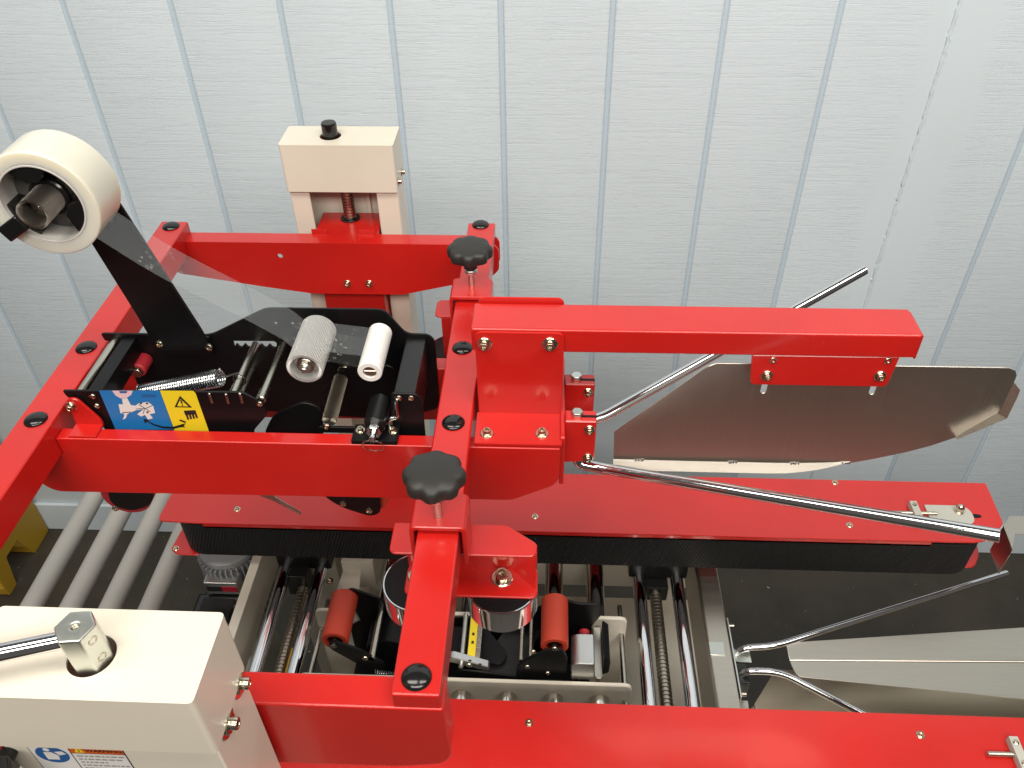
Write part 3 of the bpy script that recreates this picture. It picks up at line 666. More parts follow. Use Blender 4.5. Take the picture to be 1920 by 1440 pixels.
# ================================================================== SIDE BELT DRIVES
def belt_drive(sg, label, motor):
    Y = lambda v: .70 + sg * v
    c = thing('side_belt_drive', (0.05, Y(.2), .75), label, 'belt drive', 'side belt drives')
    TP_ = [(-.607, Y(.149)), (-.602, Y(.142)), (-.54, Y(.1395)), (.620, Y(.1395)), (.664, Y(.1405)), (.704, Y(.178)), (.709, Y(.263)), (-.600, Y(.263))]
    holes = [[(x, y) for x, y in [(.653 + .012 * cos(a), Y(.192) + .004 * sin(a)) for a in [2 * pi * i / 16 for i in range(16)]]]]
    top = mk('top_cover', plate(rnd(TP_, [.006, .006, .01, .02, .02, .006, .003, .003], 4), 'z', .9090, .9120, .0010, seg=2), 'red_paint', c)
    y0, y1 = sorted((Y(.1400), Y(.1430)))
    mk('front_lip', box(-.535, .585, y0, y1, .8985, .9115, .0014), 'red_paint', c)
    y0, y1 = sorted((Y(.259), Y(.263)))
    mk('rear_wall', box(-.600, .708, y0, y1, .830, .9095, .001), 'red_paint', c)
    BT = [(-.612, Y(.152)), (-.598, Y(.142)), (-.565, Y(.1415)), (-.545, Y(.165)), (.62, Y(.165)), (.655, Y(.158)), (.680, Y(.158)), (.700, Y(.186)), (.706, Y(.258)), (-.602, Y(.258))]
    mk('bottom_plate', plate(rnd(BT, [.006, .008, .004, .01, .01, .01, .01, .02, .003, .003], 4), 'z', .8260, .8290, .0010), 'red_paint', c)
    # belt loop round two pulleys
    r, yc = .040, .1815; xl, xr = -.548, .632; th = .0045
    def loop(rr):
        L = []
        for i in range(13): a = pi / 2 + pi * i / 12; L.append((xl + rr * cos(a), yc + rr * sin(a)))
        for i in range(13): a = -pi / 2 + pi * i / 12; L.append((xr + rr * cos(a), yc + rr * sin(a)))
        return [(x, Y(v)) for x, v in L]
    bl = plate(loop(r + .0015), 'z', .8330, .9040, .0008, holes=[loop(r - th)])
    mk('belt', bl, 'ribbed_belt', c)
    for x in (xl, xr): mk('pulley', lathe([(0, 0), (r - th, 0), (r - th, .069), (r - th - .004, .0705), (0, .0705)], (x, Y(yc), .8330), (0, 0, 1), 40), 'aluminium', c)
    mk('belt_backing', box(-.50, .585, *sorted((Y(.1460), Y(.1500))), .838, .900, 0), 'steel_rod', c)
    for x, v in ((-.487, .169), (-.015, .169), (.468, .167), (.468, .256), (-.487, .250), (-.015, .2505)): bolt((x, Y(v), .9121), (0, 0, 1), top, .62)
    bolt((-.603, Y(.1535), .8291), (0, 0, 1), c, .6)
    # belt tensioner
    mk('tension_block', box(.569, .580, *sorted((Y(.170), Y(.211))), .912, .9230, .0008), 'zinc_plate', c)
    for v in (.178, .2035): screwhead((.5745, Y(v), .9222), (0, 0, 1), c, .75)
    mk('tension_screw', cyl((.538, Y(.1905), .9170), (.606, Y(.1905), .9170), .0032, 14), 'bolt_steel', c)
    TPp = rnd([(.594, Y(.172)), (.594, Y(.211)), (.662, Y(.211)), (.662, Y(.172))], [.003, .003, .022, .022], 6)
    mk('tension_plate', plate(TPp, 'z', .9123, .9150, .0006), 'zinc_plate', c)
    mk('tension_slot', plate([(.675 + .009 * cos(2 * pi * i / 16) - .008, Y(.192) + .0040 * sin(2 * pi * i / 16)) for i in range(16)], 'z', .9119, .9124, 0), 'black_paint', c)
    mk('cap_nut', lathe([(0, 0), (.0082, 0), (.0082, .0012), (.0064, .0012), (.0064, .0085), (.0048, .0120), (.0022, .0138), (0, .0140)], (.6430, Y(.199), .9150), (0, 0, 1), 16), 'bolt_steel', c)
    mk('hanger', box(.14, .235, *sorted((Y(.16), Y(.24))), .776, .827, .003), 'black_paint', c)
    mk('hanger', box(-.445, -.355, *sorted((Y(.16), Y(.24))), .776, .827, .003), 'black_paint', c)
    if motor:
        cx, cyy = -.541, Y(.199); mo = empty('gear_motor', (cx, cyy, .60), c)
        mk('flange', lathe([(0, 0), (.046, 0), (.049, .003), (.049, .012), (.044, .016), (.024, .022), (.024, .050), (0, .050)], (cx, cyy, .778), (0, 0, 1), 48), 'motor_grey', mo)
        fin = None
        for i in range(36):
            a = 2 * pi * i / 36; n = box(.040, .054, -.0011, .0011, .62, .776, 0)
            bmesh.ops.rotate(n, verts=n.verts, matrix=Matrix.Rotation(a, 3, 'Z')); bmesh.ops.translate(n, verts=n.verts, vec=(cx, cyy, 0)); fin = join(fin, n)
        mk('cooling_fins', fin, 'motor_grey', mo)
        mk('motor_body', cyl((cx, cyy, .58), (cx, cyy, .780), .044, 40, .004), 'motor_grey', mo)
        mk('name_plate', box(cx - .028, cx + .030, cyy - .066, cyy - .040, .735, .766, .003), 'aluminium', mo)
        mk('name_print', box(cx - .024, cx + .002, cyy - .0665, cyy - .066, .744, .757, 0), 'print_black', mo)
        mk('name_print', box(cx + .002, cx + .028, cyy - .0665, cyy - .066, .744, .757, 0), 'label_red', mo)
        tb = mk('terminal_box', box(cx - .040, cx + .030, cyy - .118, cyy - .050, .660, .726, .006, 3), 'cap_plastic', mo)
        mk('box_lid', box(cx - .044, cx + .034, cyy - .122, cyy - .062, .720, .732, .004, 2), 'cap_plastic', tb)
        mk('box_lid_panel', box(cx - .032, cx + .022, cyy - .112, cyy - .072, .7315, .734, .002, 2), 'black_plastic', tb)
        q0 = [onz(x, y, .905) for x, y in ((1881, 986), (1893, 967), (1990, 967), (1990, 1004), (1904, 1001), (1899, 1031))]
        mk('entry_flare', plate([(v.x, v.y) for v in q0], 'z', .9035, .905, .0003), 'sheet_steel', c)
        e0, e1 = q0[5], q0[0]
        mk('entry_flare', plate([(e1.x, e1.y), (e0.x, e0.y), (e0.x + .0015, e0.y + .0008), (e1.x + .0015, e1.y + .0008)], 'z', .846, .9034, .0002), 'brushed_steel', c)
    return c
belt_drive(1, 'red side belt drive with black ribbed belt facing out, on the siding wall side', True)
belt_drive(-1, 'red side belt drive whose belt is hidden beneath, on the crank column side', False)

# ================================================================== UPPER TAPE HEAD
up = thing('upper_tape_head', (-.32, .70, 1.22), 'black tape cartridge with spring, knurled and white rollers, seated in the red frame', 'tape head')
yF0, yF1, yR0, yR1 = .6495, .6520, .7480, .7505
rack = [(-.3585, 1.3400), (-.3570, 1.3425), (-.3110, 1.3430), (-.3085, 1.3410), (-.3090, 1.3350)]
for i in range(5): x = -.3120 - i * .0095; rack += [(x, 1.3335), (x - .0028, 1.3345), (x - .0044, 1.3378), (x - .0060, 1.3378)]
rack += [(-.3585, 1.3335)]
RP = [(-.5100, 1.3500), (-.3830, 1.3500), (-.3120, 1.3885), (-.1800, 1.3890), (-.1585, 1.3560), (-.1330, 1.3555), (-.1265, 1.3470), (-.1285, 1.2450), (-.1700, 1.2320), (-.2200, 1.2320), (-.2400, 1.2330), (-.2900, 1.2340), (-.3200, 1.2350), (-.4600, 1.2350), (-.4900, 1.2600), (-.4900, 1.3380), (-.5080, 1.3400)]
mk('rear_plate', plate(rnd(RP, [.003, .01, .008, .008, .008, .006, .006, .01, .01, .01, .01, .01, .01, .01, .01, .002, .002], 4), 'y', yR0, yR1, .0005, holes=[rack, circ((-.304, 1.368), .0020, 12), circ((-.285, 1.368), .0020, 12)]), 'black_paint', up)
FP = [(-.5100, 1.3490), (-.3170, 1.3515), (-.3020, 1.3400), (-.2950, 1.3220), (-.3170, 1.2960), (-.3170, 1.2830), (-.1650, 1.2830), (-.1630, 1.3300), (-.1605, 1.3540), (-.1350, 1.3535), (-.1290, 1.3450), (-.1305, 1.2450), (-.4700, 1.2450), (-.4840, 1.3000), (-.4980, 1.3330), (-.5080, 1.3400)]
fp = mk('front_plate', plate(rnd(FP, [.003, .004, .006, .008, .004, .002, .002, .004, .003, .005, .005, .01, .01, .01, .004, .003], 4), 'y', yF0, yF1, .0005), 'black_paint', up)
for p in ((174, 743), (182, 761), (487, 757), (748, 746), (771, 746)): screwhead(ony(*p, yF0), (0, -1, 0), fp, .62)
# printed instruction label
lb = bmesh.new(); Yl = yF0
def fpx(pts, mi, off): flat(lb, [((q := ony(x, y, Yl)).x, q.z) for x, y in pts], Yl, mi, off)
def c3(x, y): return (x / 4, 540 + y / 4)            # from enlarged-picture coordinates
def P3(pts): return [c3(*p) for p in pts]
fpx(P3([(742, 768), (1200, 768), (1308, 1062), (868, 1062)]), 0, .0002)
fpx(P3([(1200, 768), (1448, 770), (1468, 790), (1568, 1075), (1308, 1075)]), 1, .0002)
fpx(P3([(842, 768), (998, 768), (985, 800), (945, 826), (905, 826), (868, 805)]), 4, .0004)
for r_ in range(3): 
    k = 1 - r_ * .25; fpx(P3([(925 - 60 * k, 770), (925 + 62 * k, 770), (925 + 50 * k, 775 + 22 * k), (925 - 48 * k, 775 + 22 * k)]), 5, .00045 + r_ * .00005) if r_ == 2 else None
fpx(P3([(915, 824), (955, 824), (985, 880), (925, 880)]), 3, .0004)
fpx(P3([(890, 868), (1020, 880), (1040, 862), (1110, 852), (1150, 880), (1165, 935), (1120, 945), (1080, 905), (1020, 915), (985, 930), (905, 938)]), 3, .0005)
fpx(P3([(918, 930), (985, 925), (955, 945), (945, 975), (922, 985), (935, 950)]), 3, .0005)
fpx(P3([(1030, 945), (1080, 905), (1120, 940), (1148, 975), (1110, 985), (1090, 950), (1060, 962)]), 3, .0004)
for q in ((1058, 862), (1104, 862), (1108, 928)): fpx(P3([(q[0] + 9 * cos(a), q[1] + 7 * sin(a)) for a in [2 * pi * i / 10 for i in range(10)]]), 2, .0007)
for a_, b_ in (((1040, 870), (1130, 925)), ((1020, 905), (1090, 898)), ((1085, 905), (1150, 875)), ((1085, 905), (1075, 940))):
    d_ = Vector((b_[0] - a_[0], b_[1] - a_[1])).normalized(); n_ = (-d_.y * 2, d_.x * 2); fpx(P3([(a_[0] - n_[0], a_[1] - n_[1]), (b_[0] - n_[0], b_[1] - n_[1]), (b_[0] + n_[0], b_[1] + n_[1]), (a_[0] + n_[0], a_[1] + n_[1])]), 2, .00065)
fpx(P3([(1068, 795), (1170, 798), (1168, 818), (1060, 816)]), 5, .0004)
fpx(P3([(1310, 892), (1350, 806), (1442, 895)]), 2, .0004); fpx(P3([(1330, 884), (1353, 830), (1415, 886)]), 1, .0005)
fpx(P3([(1348, 838), (1362, 838), (1374, 868), (1364, 868)]), 2, .0006); fpx(P3([(1362, 873), (1374, 873), (1376, 881), (1365, 881)]), 2, .0006)
fpx(P3([(1378, 918), (1466, 914), (1476, 945), (1390, 952)]), 2, .0004)
for i in range(4): fpx(P3([(1392 + i * 23, 944), (1408 + i * 23, 943), (1420 + i * 22, 985 - i * 4), (1406 + i * 22, 986 - i * 4)]), 2, .0005)
arc = [(1090, 985), (1150, 1020), (1220, 1042), (1300, 1046), (1370, 1028)]
for i in range(4): 
    w0, w1 = 4 + i * 1.5, 5.5 + i * 1.5; fpx(P3([(arc[i][0], arc[i][1] - w0), (arc[i + 1][0], arc[i + 1][1] - w1), (arc[i + 1][0], arc[i + 1][1] + w1), (arc[i][0], arc[i][1] + w0)]), 2, .0006)
fpx(P3([(1078, 978), (1122, 985), (1088, 1012)]), 2, .0007); fpx(P3([(1365, 1018), (1395, 1012), (1378, 1030), (1392, 1042), (1362, 1040)]), 2, .0006)
fpx(P3([(1352, 983), (1398, 1000), (1388, 1010), (1345, 992)]), 2, .0005)
lo = mk('instruction_label', lb, ['print_blue', 'print_yellow', 'print_black', 'print_white', 'print_pink', 'print_navy'], fp)
lo['label'] = 'blue and yellow instruction label'
# spacers and shafts between the plates
mk('spacer', box(-.4860, -.4700, yF1, yR0, 1.318, 1.3455, .001), 'black_paint', up)
mk('spacer', box(-.1590, -.1365, yF1, yR0, 1.300, 1.3510, .0015), 'black_plastic', up)
mk('tie_bar', cyl((-.4955, yF1, 1.3400), (-.4955, yR0, 1.3400), .0050, 20), 'steel_rod', up)
for x, z in ((-.3325, 1.3385), (-.3000, 1.3385), (-.345, 1.300)): 
    s_ = mk('shaft', cyl((x, yF1, z), (x, yR0, z), .0046, 18), 'steel_rod', up)
    if x == -.3325: mk('retaining_ring', tube([(x + .0068 * cos(a), .684, z + .0068 * sin(a)) for a in [2 * pi * i / 20 for i in range(21)]], .0008, 8), 'chrome', s_)
mk('shaft', cyl((-.318, yF1, 1.312), (-.318, .70, 1.312), .0032, 14), 'steel_rod', up)
for p in ((395, 744), (426, 745), (452, 744)):
    q = ony(*p, yF0); mk('slot_pin', cyl(q + Vector((0, -.0008, -.008)), q + Vector((0, -.0008, .006)), .0016, 10), 'steel_rod', up)
mk('tension_spring', helix((-.458, .700, 1.3030), (-.361, .700, 1.3280), .0096, .0012, 34), 'spring_steel', up)
mk('spring_hook', tube(fillet([(-.362, .700, 1.3265), (-.352, .700, 1.331), (-.338, .700, 1.336)], .006), .0010, 8), 'spring_steel', up)
mk('bumper', cyl((-.468, .725, 1.3150), (-.468, yR0, 1.3150), .0088, 20, .001), 'red_rubber', up)
mk('bumper_bolt', prism_n((-.468, .7195, 1.3150), .0068, 6, 0, .0055, 'y', .0006), 'bolt_steel', up)
# knurled feed roller, white roller, small knurled roller
AX, AZ, AR = -.2515, 1.3715, .0192
ar = mk('feed_roller', lathe([(.0150, .018), (.0150, 0), (AR - .0012, 0), (AR, .0012), (AR, .0688), (AR - .0012, .070), (.0150, .070), (.0150, .050)], (AX, .6650, AZ), (0, 1, 0), 48), 'knurled_aluminium', up)
mk('roller_face', lathe([(0, .012), (.0152, .012)], (AX, .6650, AZ), (0, 1, 0), 32), 'aluminium', ar)
mk('roller_bearing', pipe((AX, .6690, AZ), (AX, .6780, AZ), .0095, .0058, 28, .0006), 'hub_steel', ar)
mk('roller_axle', cyl((AX, .6610, AZ), (AX, .7480, AZ), .0036, 18, .001), 'bright_zinc', ar)
mk('roller_nut', prism_n((AX, .6660, AZ), .0066, 6, 0, .006, 'y', .0008), 'bright_zinc', ar)
WX, WZ, WR = -.1835, 1.3690, .0128
wr = mk('white_roller', lathe([(.0072, .006), (.0072, 0), (WR - .0010, 0), (WR, .0010), (WR, .0690), (WR - .0016, .070), (0, .070)], (WX, .6640, WZ), (0, 1, 0), 40), 'white_nylon', up)
mk('slotted_screw', plate([(WX + .0068 * cos(a), WZ + .0068 * sin(a)) for a in [2 * pi * i / 24 for i in range(24)]], 'y', .6655, .670, .0006), 'hub_steel', wr)
mk('screw_slot', box(WX - .0062, WX + .0062, .6648, .6656, WZ - .0009, WZ + .0009, 0), 'chrome', wr)
mk('small_roller', cyl((-.2335, .6560, 1.3070), (-.2335, .7220, 1.3120), .0080, 28, .0008), 'knurled_steel', up)
mk('roller_arm', plate(rnd([(-.248, 1.293), (-.185, 1.293), (-.178, 1.301), (-.246, 1.3015)], .004), 'y', .6520, .6550, .0006), 'black_paint', up)
screwhead(ony(613, 800, .652), (0, -1, 0), up, .8)
mk('bearing', pipe((-.230, .728, 1.3150), (-.230, .738, 1.3150), .0085, .0030, 24, .0005), 'hub_steel', up)
screwhead((-.230, .729, 1.3150), (0, -1, 0), up, .8)
mk('cutter_arm', plate(rnd([(-.255, 1.255), (-.262, 1.290), (-.225, 1.330), (-.175, 1.335), (-.150, 1.300), (-.160, 1.250)], .012), 'y', .7200, .7230, .0006), 'black_paint', up)
mk('wiper_arm', plate(rnd([(-.320, 1.265), (-.300, 1.300), (-.262, 1.320), (-.245, 1.310), (-.250, 1.262)], .015), 'y', .672, .676, .0006), 'black_paint', up)
# red hinge tabs and lock pin on the frame's mid beam
ht = plate(rnd([(-.5080, 1.3035), (-.5060, 1.3420), (-.4945, 1.3430), (-.4780, 1.3120), (-.4780, 1.3035)], [0, .006, .006, .008, 0], 5), 'y', .6440, .6475, .0008)
ht = box(-.5080, -.4780, .6250, .6470, 1.3030, 1.3062, .0008, bm=ht)
hg = mk('hinge_tab', ht, 'red_paint', up); bolt(ony(133, 762, .6438), (0, -1, 0), hg, .72)
lk = empty('lock_pin', (-.179, .640, 1.304), up)
mk('pin_base', box(-.2040, -.1555, .6245, .6500, 1.3030, 1.3090, .0010), 'black_paint', lk)
mk('pin_body', prism_n((-.1790, .6560, 1.3215), .0125, 6, -.022, .018, 'y', .0015, pi / 6), 'black_plastic', lk)
mk('pin_nut', prism_n((-.1790, .6340, 1.3185), .0088, 6, -.008, .001, 'y', .0010), 'chrome', lk)
mk('pin', lathe([(0, 0), (.0036, .0005), (.0040, .002), (.0040, .012), (0, .012)], (-.1790, .6150, 1.3185), (0, 1, 0), 18), 'chrome', lk)
rp = []
for i in range(33): a = 2 * pi * i / 32; rp.append((-.1800 + .0112 * cos(a), .6200 - .004 * sin(a), 1.3065 + .0112 * sin(a)))
mk('pull_ring', tube(rp, .0008, 8), 'bolt_steel', lk)
bolt((-.1965, .6400, 1.3090), (0, 0, 1), lk, .62); bolt((-.1620, .6400, 1.3090), (0, 0, 1), lk, .62)
mk('latch', tube(fillet([(-.166, .643, 1.3085), (-.166, .645, 1.322), (-.156, .645, 1.324), (-.156, .646, 1.345)], .004), .0022, 10), 'chrome', up)
# tape-roll arm
AP = [(-.4460, 1.3340), (-.4530, 1.3750), (-.4900, 1.5450), (-.4780, 1.5760), (-.4530, 1.5760), (-.4395, 1.5550), (-.3850, 1.3570), (-.3830, 1.3340)]
arm = mk('roll_arm', plate(rnd(AP, [.006, .02, .02, .014, .014, .02, .02, .006], 5), 'y', .7390, .7430, .0010), 'black_paint', up)
for p in ((299, 645), (392, 651)): screwhead(ony(*p, .7385), (0, -1, 0), arm, .85)
mk('arm_foot', box(-.4460, -.3830, .7430, .7482, 1.325, 1.350, .001), 'black_paint', arm)
# parts that hang below the mid beam
mk('pressure_roller', lathe([(.020, 0), (.0285, 0), (.030, .0015), (.030, .0685), (.0285, .070), (.020, .070)], (-.5050, .664, 1.1680), (0, 1, 0), 40, closed=True), 'red_rubber', up)
mk('roller_cheek', plate(rnd([(-.5020, 1.1500), (-.5220, 1.1640), (-.500, 1.25), (-.445, 1.25), (-.470, 1.1620)], [.01, .01, .01, .01, .02], 5), 'y', .6560, .6600, .0006), 'black_paint', up)
screwhead(ony(217, 953, .656), (0, -1, 0), up, .8)
mk('roller_cheek', plate(rnd([(-.272, 1.25), (-.257, 1.192), (-.238, 1.1730), (-.206, 1.1590), (-.1935, 1.1650), (-.190, 1.195), (-.186, 1.25)], [0, .02, .02, .012, .012, .02, 0], 5), 'y', .6500, .6540, .0006), 'black_paint', up)
mk('pressure_roller', cyl((-.205, .656, 1.185), (-.205, .735, 1.185), .022, 36, .001), 'orange_rubber', up)
for p in ((643, 944), (692, 957)): screwhead(ony(*p, .650), (0, -1, 0), up, .8)
mk('knife_lever', plate([(-.333, 1.230), (-.326, 1.230), (-.3155, 1.1860), (-.2895, 1.1590), (-.2915, 1.1555), (-.3190, 1.1800), (-.334, 1.1890)], 'y', .6520, .6545, .0004), 'steel_rod', up)

# ================================================================== TAPE ROLL
RX, RZ, R0, R1 = -.466, 1.552, .6755, .7245
ro = thing('tape_roll', (RX, .70, RZ), 'roll of clear packing tape on the black arm, its strip running to the white roller', 'tape roll')
mk('wound_tape', lathe([(.0396, .0006), (.0402, 0), (.0512, 0), (.0520, .0010), (.0520, .0480), (.0512, .0490), (.0402, .0490), (.0396, .0484)], (RX, R0, RZ), (0, 1, 0), 72, closed=True), 'tape_wound', ro)
core = mk('paper_core', pipe((RX, R0 - .0002, RZ), (RX, R1 + .0002, RZ), .0396, .0376, 64, .0004), 'core_paper', ro)
mk('hub_disc', lathe([(.0376, 0), (.0370, -.004), (.0130, -.004), (.0130, .002), (.0376, .002)], (RX, .7060, RZ), (0, 1, 0), 48, closed=True), 'hub_dark', ro)
mk('hub_sleeve', pipe((RX, .6570, RZ), (RX, .6900, RZ), .0146, .0122, 40, .0008), 'knurled_hub', ro)
mk('hub_collar', pipe((RX, .6890, RZ), (RX, .6960, RZ), .0190, .0120, 36, .0015), 'cap_plastic', ro)
mk('hub_spring', pipe((RX, .6960, RZ), (RX, .7160, RZ), .0165, .0120, 36, .0010), 'hub_steel', ro)
mk('spindle', cyl((RX, .6760, RZ), (RX, .7400, RZ), .0118, 28, .0010), 'hub_steel', ro)
mk('spindle_screw', lathe([(0, 0), (.0030, 0), (.0036, -.0010), (.0036, -.0030), (.0020, -.0032), (.0018, -.0016), (0, -.0014)], (RX, .6760, RZ), (0, 1, 0), 16), 'chrome', ro)
for k in range(3):
    a = radians((98, -24, 214)[k]); r0, r1, hw = .0205, .0374, .54
    pts = [(RX + r1 * cos(a + hw * (i / 4 - 1)), RZ + r1 * sin(a + hw * (i / 4 - 1))) for i in range(9)] + [(RX + r0 * cos(a + hw * .55), RZ + r0 * sin(a + hw * .55)), (RX + r0 * .96 * cos(a), RZ + r0 * .96 * sin(a)), (RX + r0 * cos(a - hw * .55), RZ + r0 * sin(a - hw * .55))]
    mk('core_clamp', plate(pts, 'y', .6800, .7050, .0012, seg=2), 'cap_plastic', ro)
a = radians(212); u_ = Vector((cos(a), 0, sin(a))); v_ = Vector((-sin(a), 0, cos(a))); c_ = Vector((RX, 0, RZ))
tabp = [c_ + u_ * .0235 + v_ * .0085, c_ + u_ * .0500 + v_ * .0085, c_ + u_ * .0500 - v_ * .0075, c_ + u_ * .0235 - v_ * .0075]
mk('release_tab', plate(rnd([(q.x, q.z) for q in tabp], .002), 'y', .6650, .6730, .0010), 'cap_plastic', ro)
# faint core print
for i, (s_, ang) in enumerate((('prin', -78), ('print', -62))):
    pass
t1 = text('print', .0068, (RX + .002, .7016, RZ - .0300), 'print_grey', ro, 'core_print'); t1.rotation_euler = (pi / 2, 0, 0)
def strip(path, y0, y1, name, parent):
    m = bmesh.new(); rows = []
    for i, (x, z) in enumerate(path): rows.append([m.verts.new((x, y0 + (y1 - y0) * k / 4, z)) for k in range(5)])
    for a, b in zip(rows, rows[1:]):
        for k in range(4): m.faces.new([a[k], a[k + 1], b[k + 1], b[k]])
    return mk(name, m, 'clear_tape', parent)
def resample(pts, n=6): 
    q = fillet([(p[0], p[1], 0) for p in pts], .012, 4); return [(p.x, p.y) for p in q]
wrap = [(WX + (WR + .0002) * cos(a), WZ + (WR + .0002) * sin(a)) for a in [radians(112 - i * 20) for i in range(15)]]
path = resample([(-.4263, 1.5185), (-.402, 1.4960), (-.376, 1.4740), (-.300, 1.4230), (-.272, 1.4020)]) + [(AX + (AR + .0003) * cos(a), AZ + (AR + .0003) * sin(a)) for a in (radians(118), radians(108))] + wrap
wrap2 = [(AX + (AR + .0003) * cos(a), AZ + (AR + .0003) * sin(a)) for a in [radians(-20 + i * 20) for i in range(18)]]
path += [(AX + (AR + .0003) * cos(a), AZ + (AR + .0003) * sin(a)) for a in (radians(8), radians(-12), radians(-40), radians(-70))]
strip(path, R0, R1, 'tape_strip', ro)

# ================================================================== LOWER TAPE HEAD
low = thing('lower_tape_head', (-.12, .70, .68), 'black lower tape cartridge with two orange rubber rollers, set between the cream bed plates', 'tape head')
for x, z in ((-.2945, .8730), (.0170, .8770)):
    r_ = mk('rubber_roller', lathe([(.0125, .010), (.0125, 0), (.0182, 0), (.0195, .0013), (.0195, .0757), (.0182, .077), (.0125, .077), (.0125, .067)], (x, .6625, z), (0, 1, 0), 40), 'orange_rubber', low)
    mk('roller_core', lathe([(0, 0), (.0126, 0)], (x, .6700, z), (0, 1, 0), 24), 'black_plastic', r_)
    mk('axle', cyl((x, .6540, z), (x, .7440, z), .0045, 18), 'hub_steel', r_)
    screwhead((x, .6562, z), (0, -1, 0), r_, .8)
mk('side_frame', plate(rnd([(-.300, .70), (.075, .70), (.075, .806), (.010, .812), (-.08, .800), (-.22, .812), (-.300, .790)], .01), 'y', .6490, .6520, .0006), 'black_paint', low)
mk('side_frame', plate(rnd([(-.300, .70), (.075, .70), (.075, .812), (.010, .830), (-.14, .820), (-.22, .850), (-.300, .790)], .01), 'y', .7430, .7460, .0006), 'black_paint', low)
mk('base_pan', box(-.300, .075, .652, .743, .698, .702, 0), 'black_paint', low)
la = plate(rnd([(-.3030, .8760), (-.2930, .8840), (-.2600, .8640), (-.2270, .8300), (-.2290, .8150), (-.2560, .8150), (-.3000, .8620)], .006, 4), 'y', .6560, .6600, .0008)
mk('roller_arm', la, 'black_paint', low)
mk('roller_arm', plate(rnd([(-.3030, .8760), (-.2830, .8930), (-.2420, .8690), (-.2090, .7900), (-.2300, .7400), (-.2700, .7600), (-.2850, .8400)], .008, 4), 'y', .7390, .7425, .0008), 'black_paint', low)
screwhead(ony(685, 1234, .656), (0, -1, 0), low, .85)
mk('tie_rod', cyl((-.2440, .656, .8420), (-.2440, .742, .8420), .0050, 18), 'steel_rod', low)
mk('arm_link', plate(rnd([(-.262, .790), (-.200, .790), (-.180, .812), (-.225, .838), (-.262, .820)], .008), 'y', .690, .735, .001), 'black_paint', low)
mk('tension_spring', helix((-.2440, .6580, .8020), (-.1800, .6580, .7960), .0048, .0007, 20, 12, 5), 'spring_steel', low)
mk('cam_plate', plate(rnd([(-.0370, .7950), (-.0360, .8400), (-.0200, .8610), (.0110, .8860), (.0270, .8860), (.0360, .8650), (.0350, .7600), (-.0100, .7600)], [.008, .012, .02, .01, .01, .01, .006, .01], 5), 'y', .6520, .6570, .0010), 'black_paint', low)
mk('cam_plate', plate(rnd([(-.0300, .7950), (-.0100, .8610), (.0270, .8860), (.0500, .8750), (.0850, .8760), (.0900, .8560), (.0500, .7600)], .008, 5), 'y', .7360, .7400, .0010), 'black_paint', low)
for p in ((1040, 1216), (1000, 1222), (989, 1250), (1027, 1262)): screwhead(ony(*p, .652), (0, -1, 0), low, .72)
for x in (-.0300, -.0165): mk('guide_rod', cyl((x, .660, .8420), (x, .742, .8420), .0034, 14), 'steel_rod', low)
# flat black deflector, alloy tie bar, yellow caution strip
dz = plate(rnd([(-.100, .660), (-.055, .742), (.000, .742), (-.035, .660)], .006), 'z', .8000, .8030, .0006)
mk('deflector', dz, 'black_plastic', low)
mk('deflector', plate(rnd([(-.160, .735), (-.085, .735), (-.050, .690), (-.060, .672), (-.150, .690)], .012), 'z', .8060, .8100, .0006), 'black_paint', low)
hb = plate(rnd([(-.1350, .8370), (-.1320, .8470), (-.1270, .8495), (-.0750, .8260), (-.0770, .8150)], .004, 4), 'y', .6580, .6690, .0010)
mk('latch_bar', hb, 'aluminium', low)
for p in ((881, 1238), (900, 1245)): mk('bar_socket', cyl(ony(*p, .6582), ony(*p, .6582) + Vector((0, -.0008, 0)), .0026, 14, .0002), 'hub_steel', low)
mk('latch_arm', plate(rnd([(-.1280, .8020), (-.1220, .8250), (-.0500, .8130), (.0100, .7960), (.0100, .7820), (-.0700, .7930)], .008), 'y', .6540, .6570, .0008), 'black_paint', low)
screwhead(ony(880, 1247, .654), (0, -1, 0), low, .85)
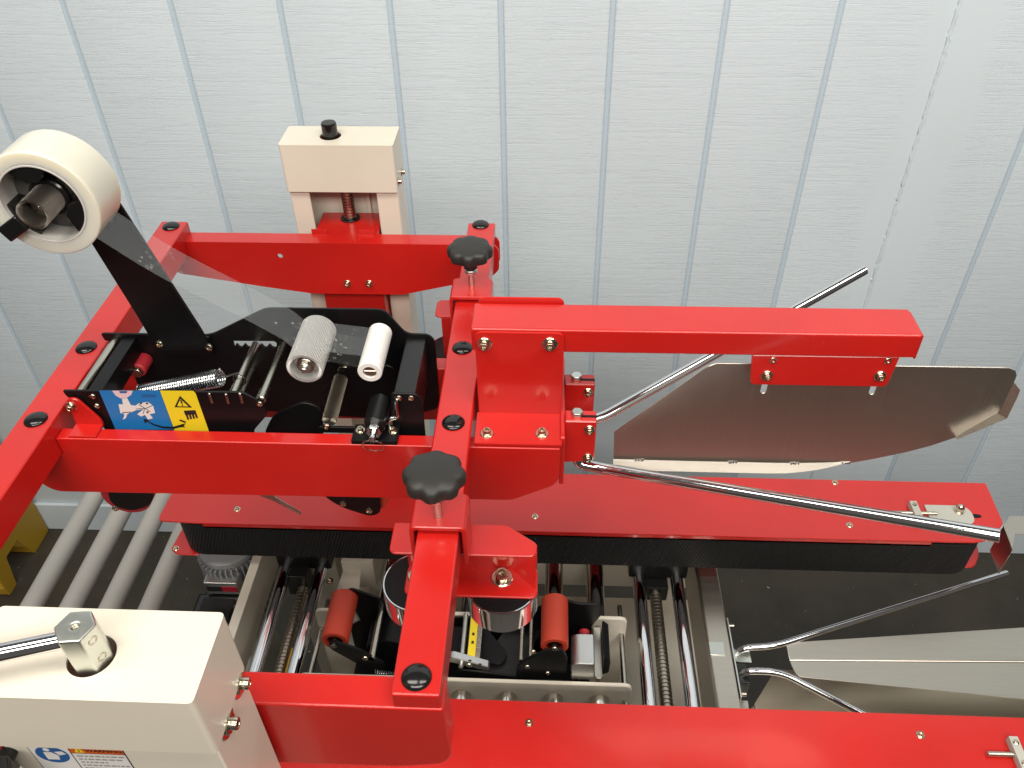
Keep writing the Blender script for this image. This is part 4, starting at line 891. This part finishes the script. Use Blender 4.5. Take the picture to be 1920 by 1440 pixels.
mk('caution_strip', box(-.1080, -.0970, .6680, .7380, .8330, .8350, .0003), 'print_yellow', low)
mk('strip_carrier', box(-.1090, -.0900, .6660, .7400, .8240, .8325, .0010), 'steel_rod', low)
for y in (.690, .704): mk('strip_mark', box(-.1040, -.1005, y, y + .0045, .8350, .8354, 0), 'print_black', low)
mk('tie_rod', cyl((-.1160, .652, .8340), (-.1160, .742, .8340), .0036, 14), 'bright_zinc', low)
cg = plate(rnd([(.0415, .8180), (.0740, .8180), (.0740, .8600), (.0500, .8600), (.0415, .8560)], [.002, .002, .004, .004, .004], 4), 'y', .6480, .6960, .0010)
mk('cutter_guard', cg, 'aluminium', low)
mk('guard_stem', box(.0520, .0660, .650, .668, .705, .8185, .001), 'black_plastic', low)
mk('red_stop', cyl((.0610, .700, .8380), (.0610, .715, .8380), .0080, 20, .001), 'red_rubber', low)
mk('upright_bar', box(.0760, .0870, .655, .737, .8120, .8160, .0008), 'brushed_steel', low)
mk('upright_bar', box(.0780, .0850, .652, .657, .702, .8160, .0008), 'brushed_steel', low)
mk('end_bracket', plate(rnd([(.088, .80), (.097, .805), (.098, .835), (.088, .845)], .004), 'y', .668, .730, .001), 'black_paint', low)

# ================================================================== OUTFEED ROLLER CONVEYOR
paint('grey_roller', (.36, .35, .325), .42, peel=.00003, var=.05)
oc = thing('outfeed_conveyor', (-.74, .70, FZ), 'outfeed conveyor of pale grey rollers standing on the dark floor beside the machine', 'conveyor')
for x in (-.821, -.757, -.693, -.629):
    r_ = mk('roller', cyl((x, .402, .783), (x, 1.075, .783), .0170, 32, .0025), 'grey_roller', oc)
    mk('axle', cyl((x, .392, .783), (x, 1.085, .783), .005, 12), 'hub_steel', r_)
for y in (.385, 1.072): mk('side_rail', box(-.86, -.50, y, y + .018, .74, .802, .002), 'cream_paint', oc)
for x in (-.84, -.53): mk('leg', box(x - .015, x + .015, .385, .403, FZ, .745, .002), 'cream_paint', oc)
mk('leg', box(-.53, -.505, 1.072, 1.090, FZ, .745, .002), 'cream_paint', oc)
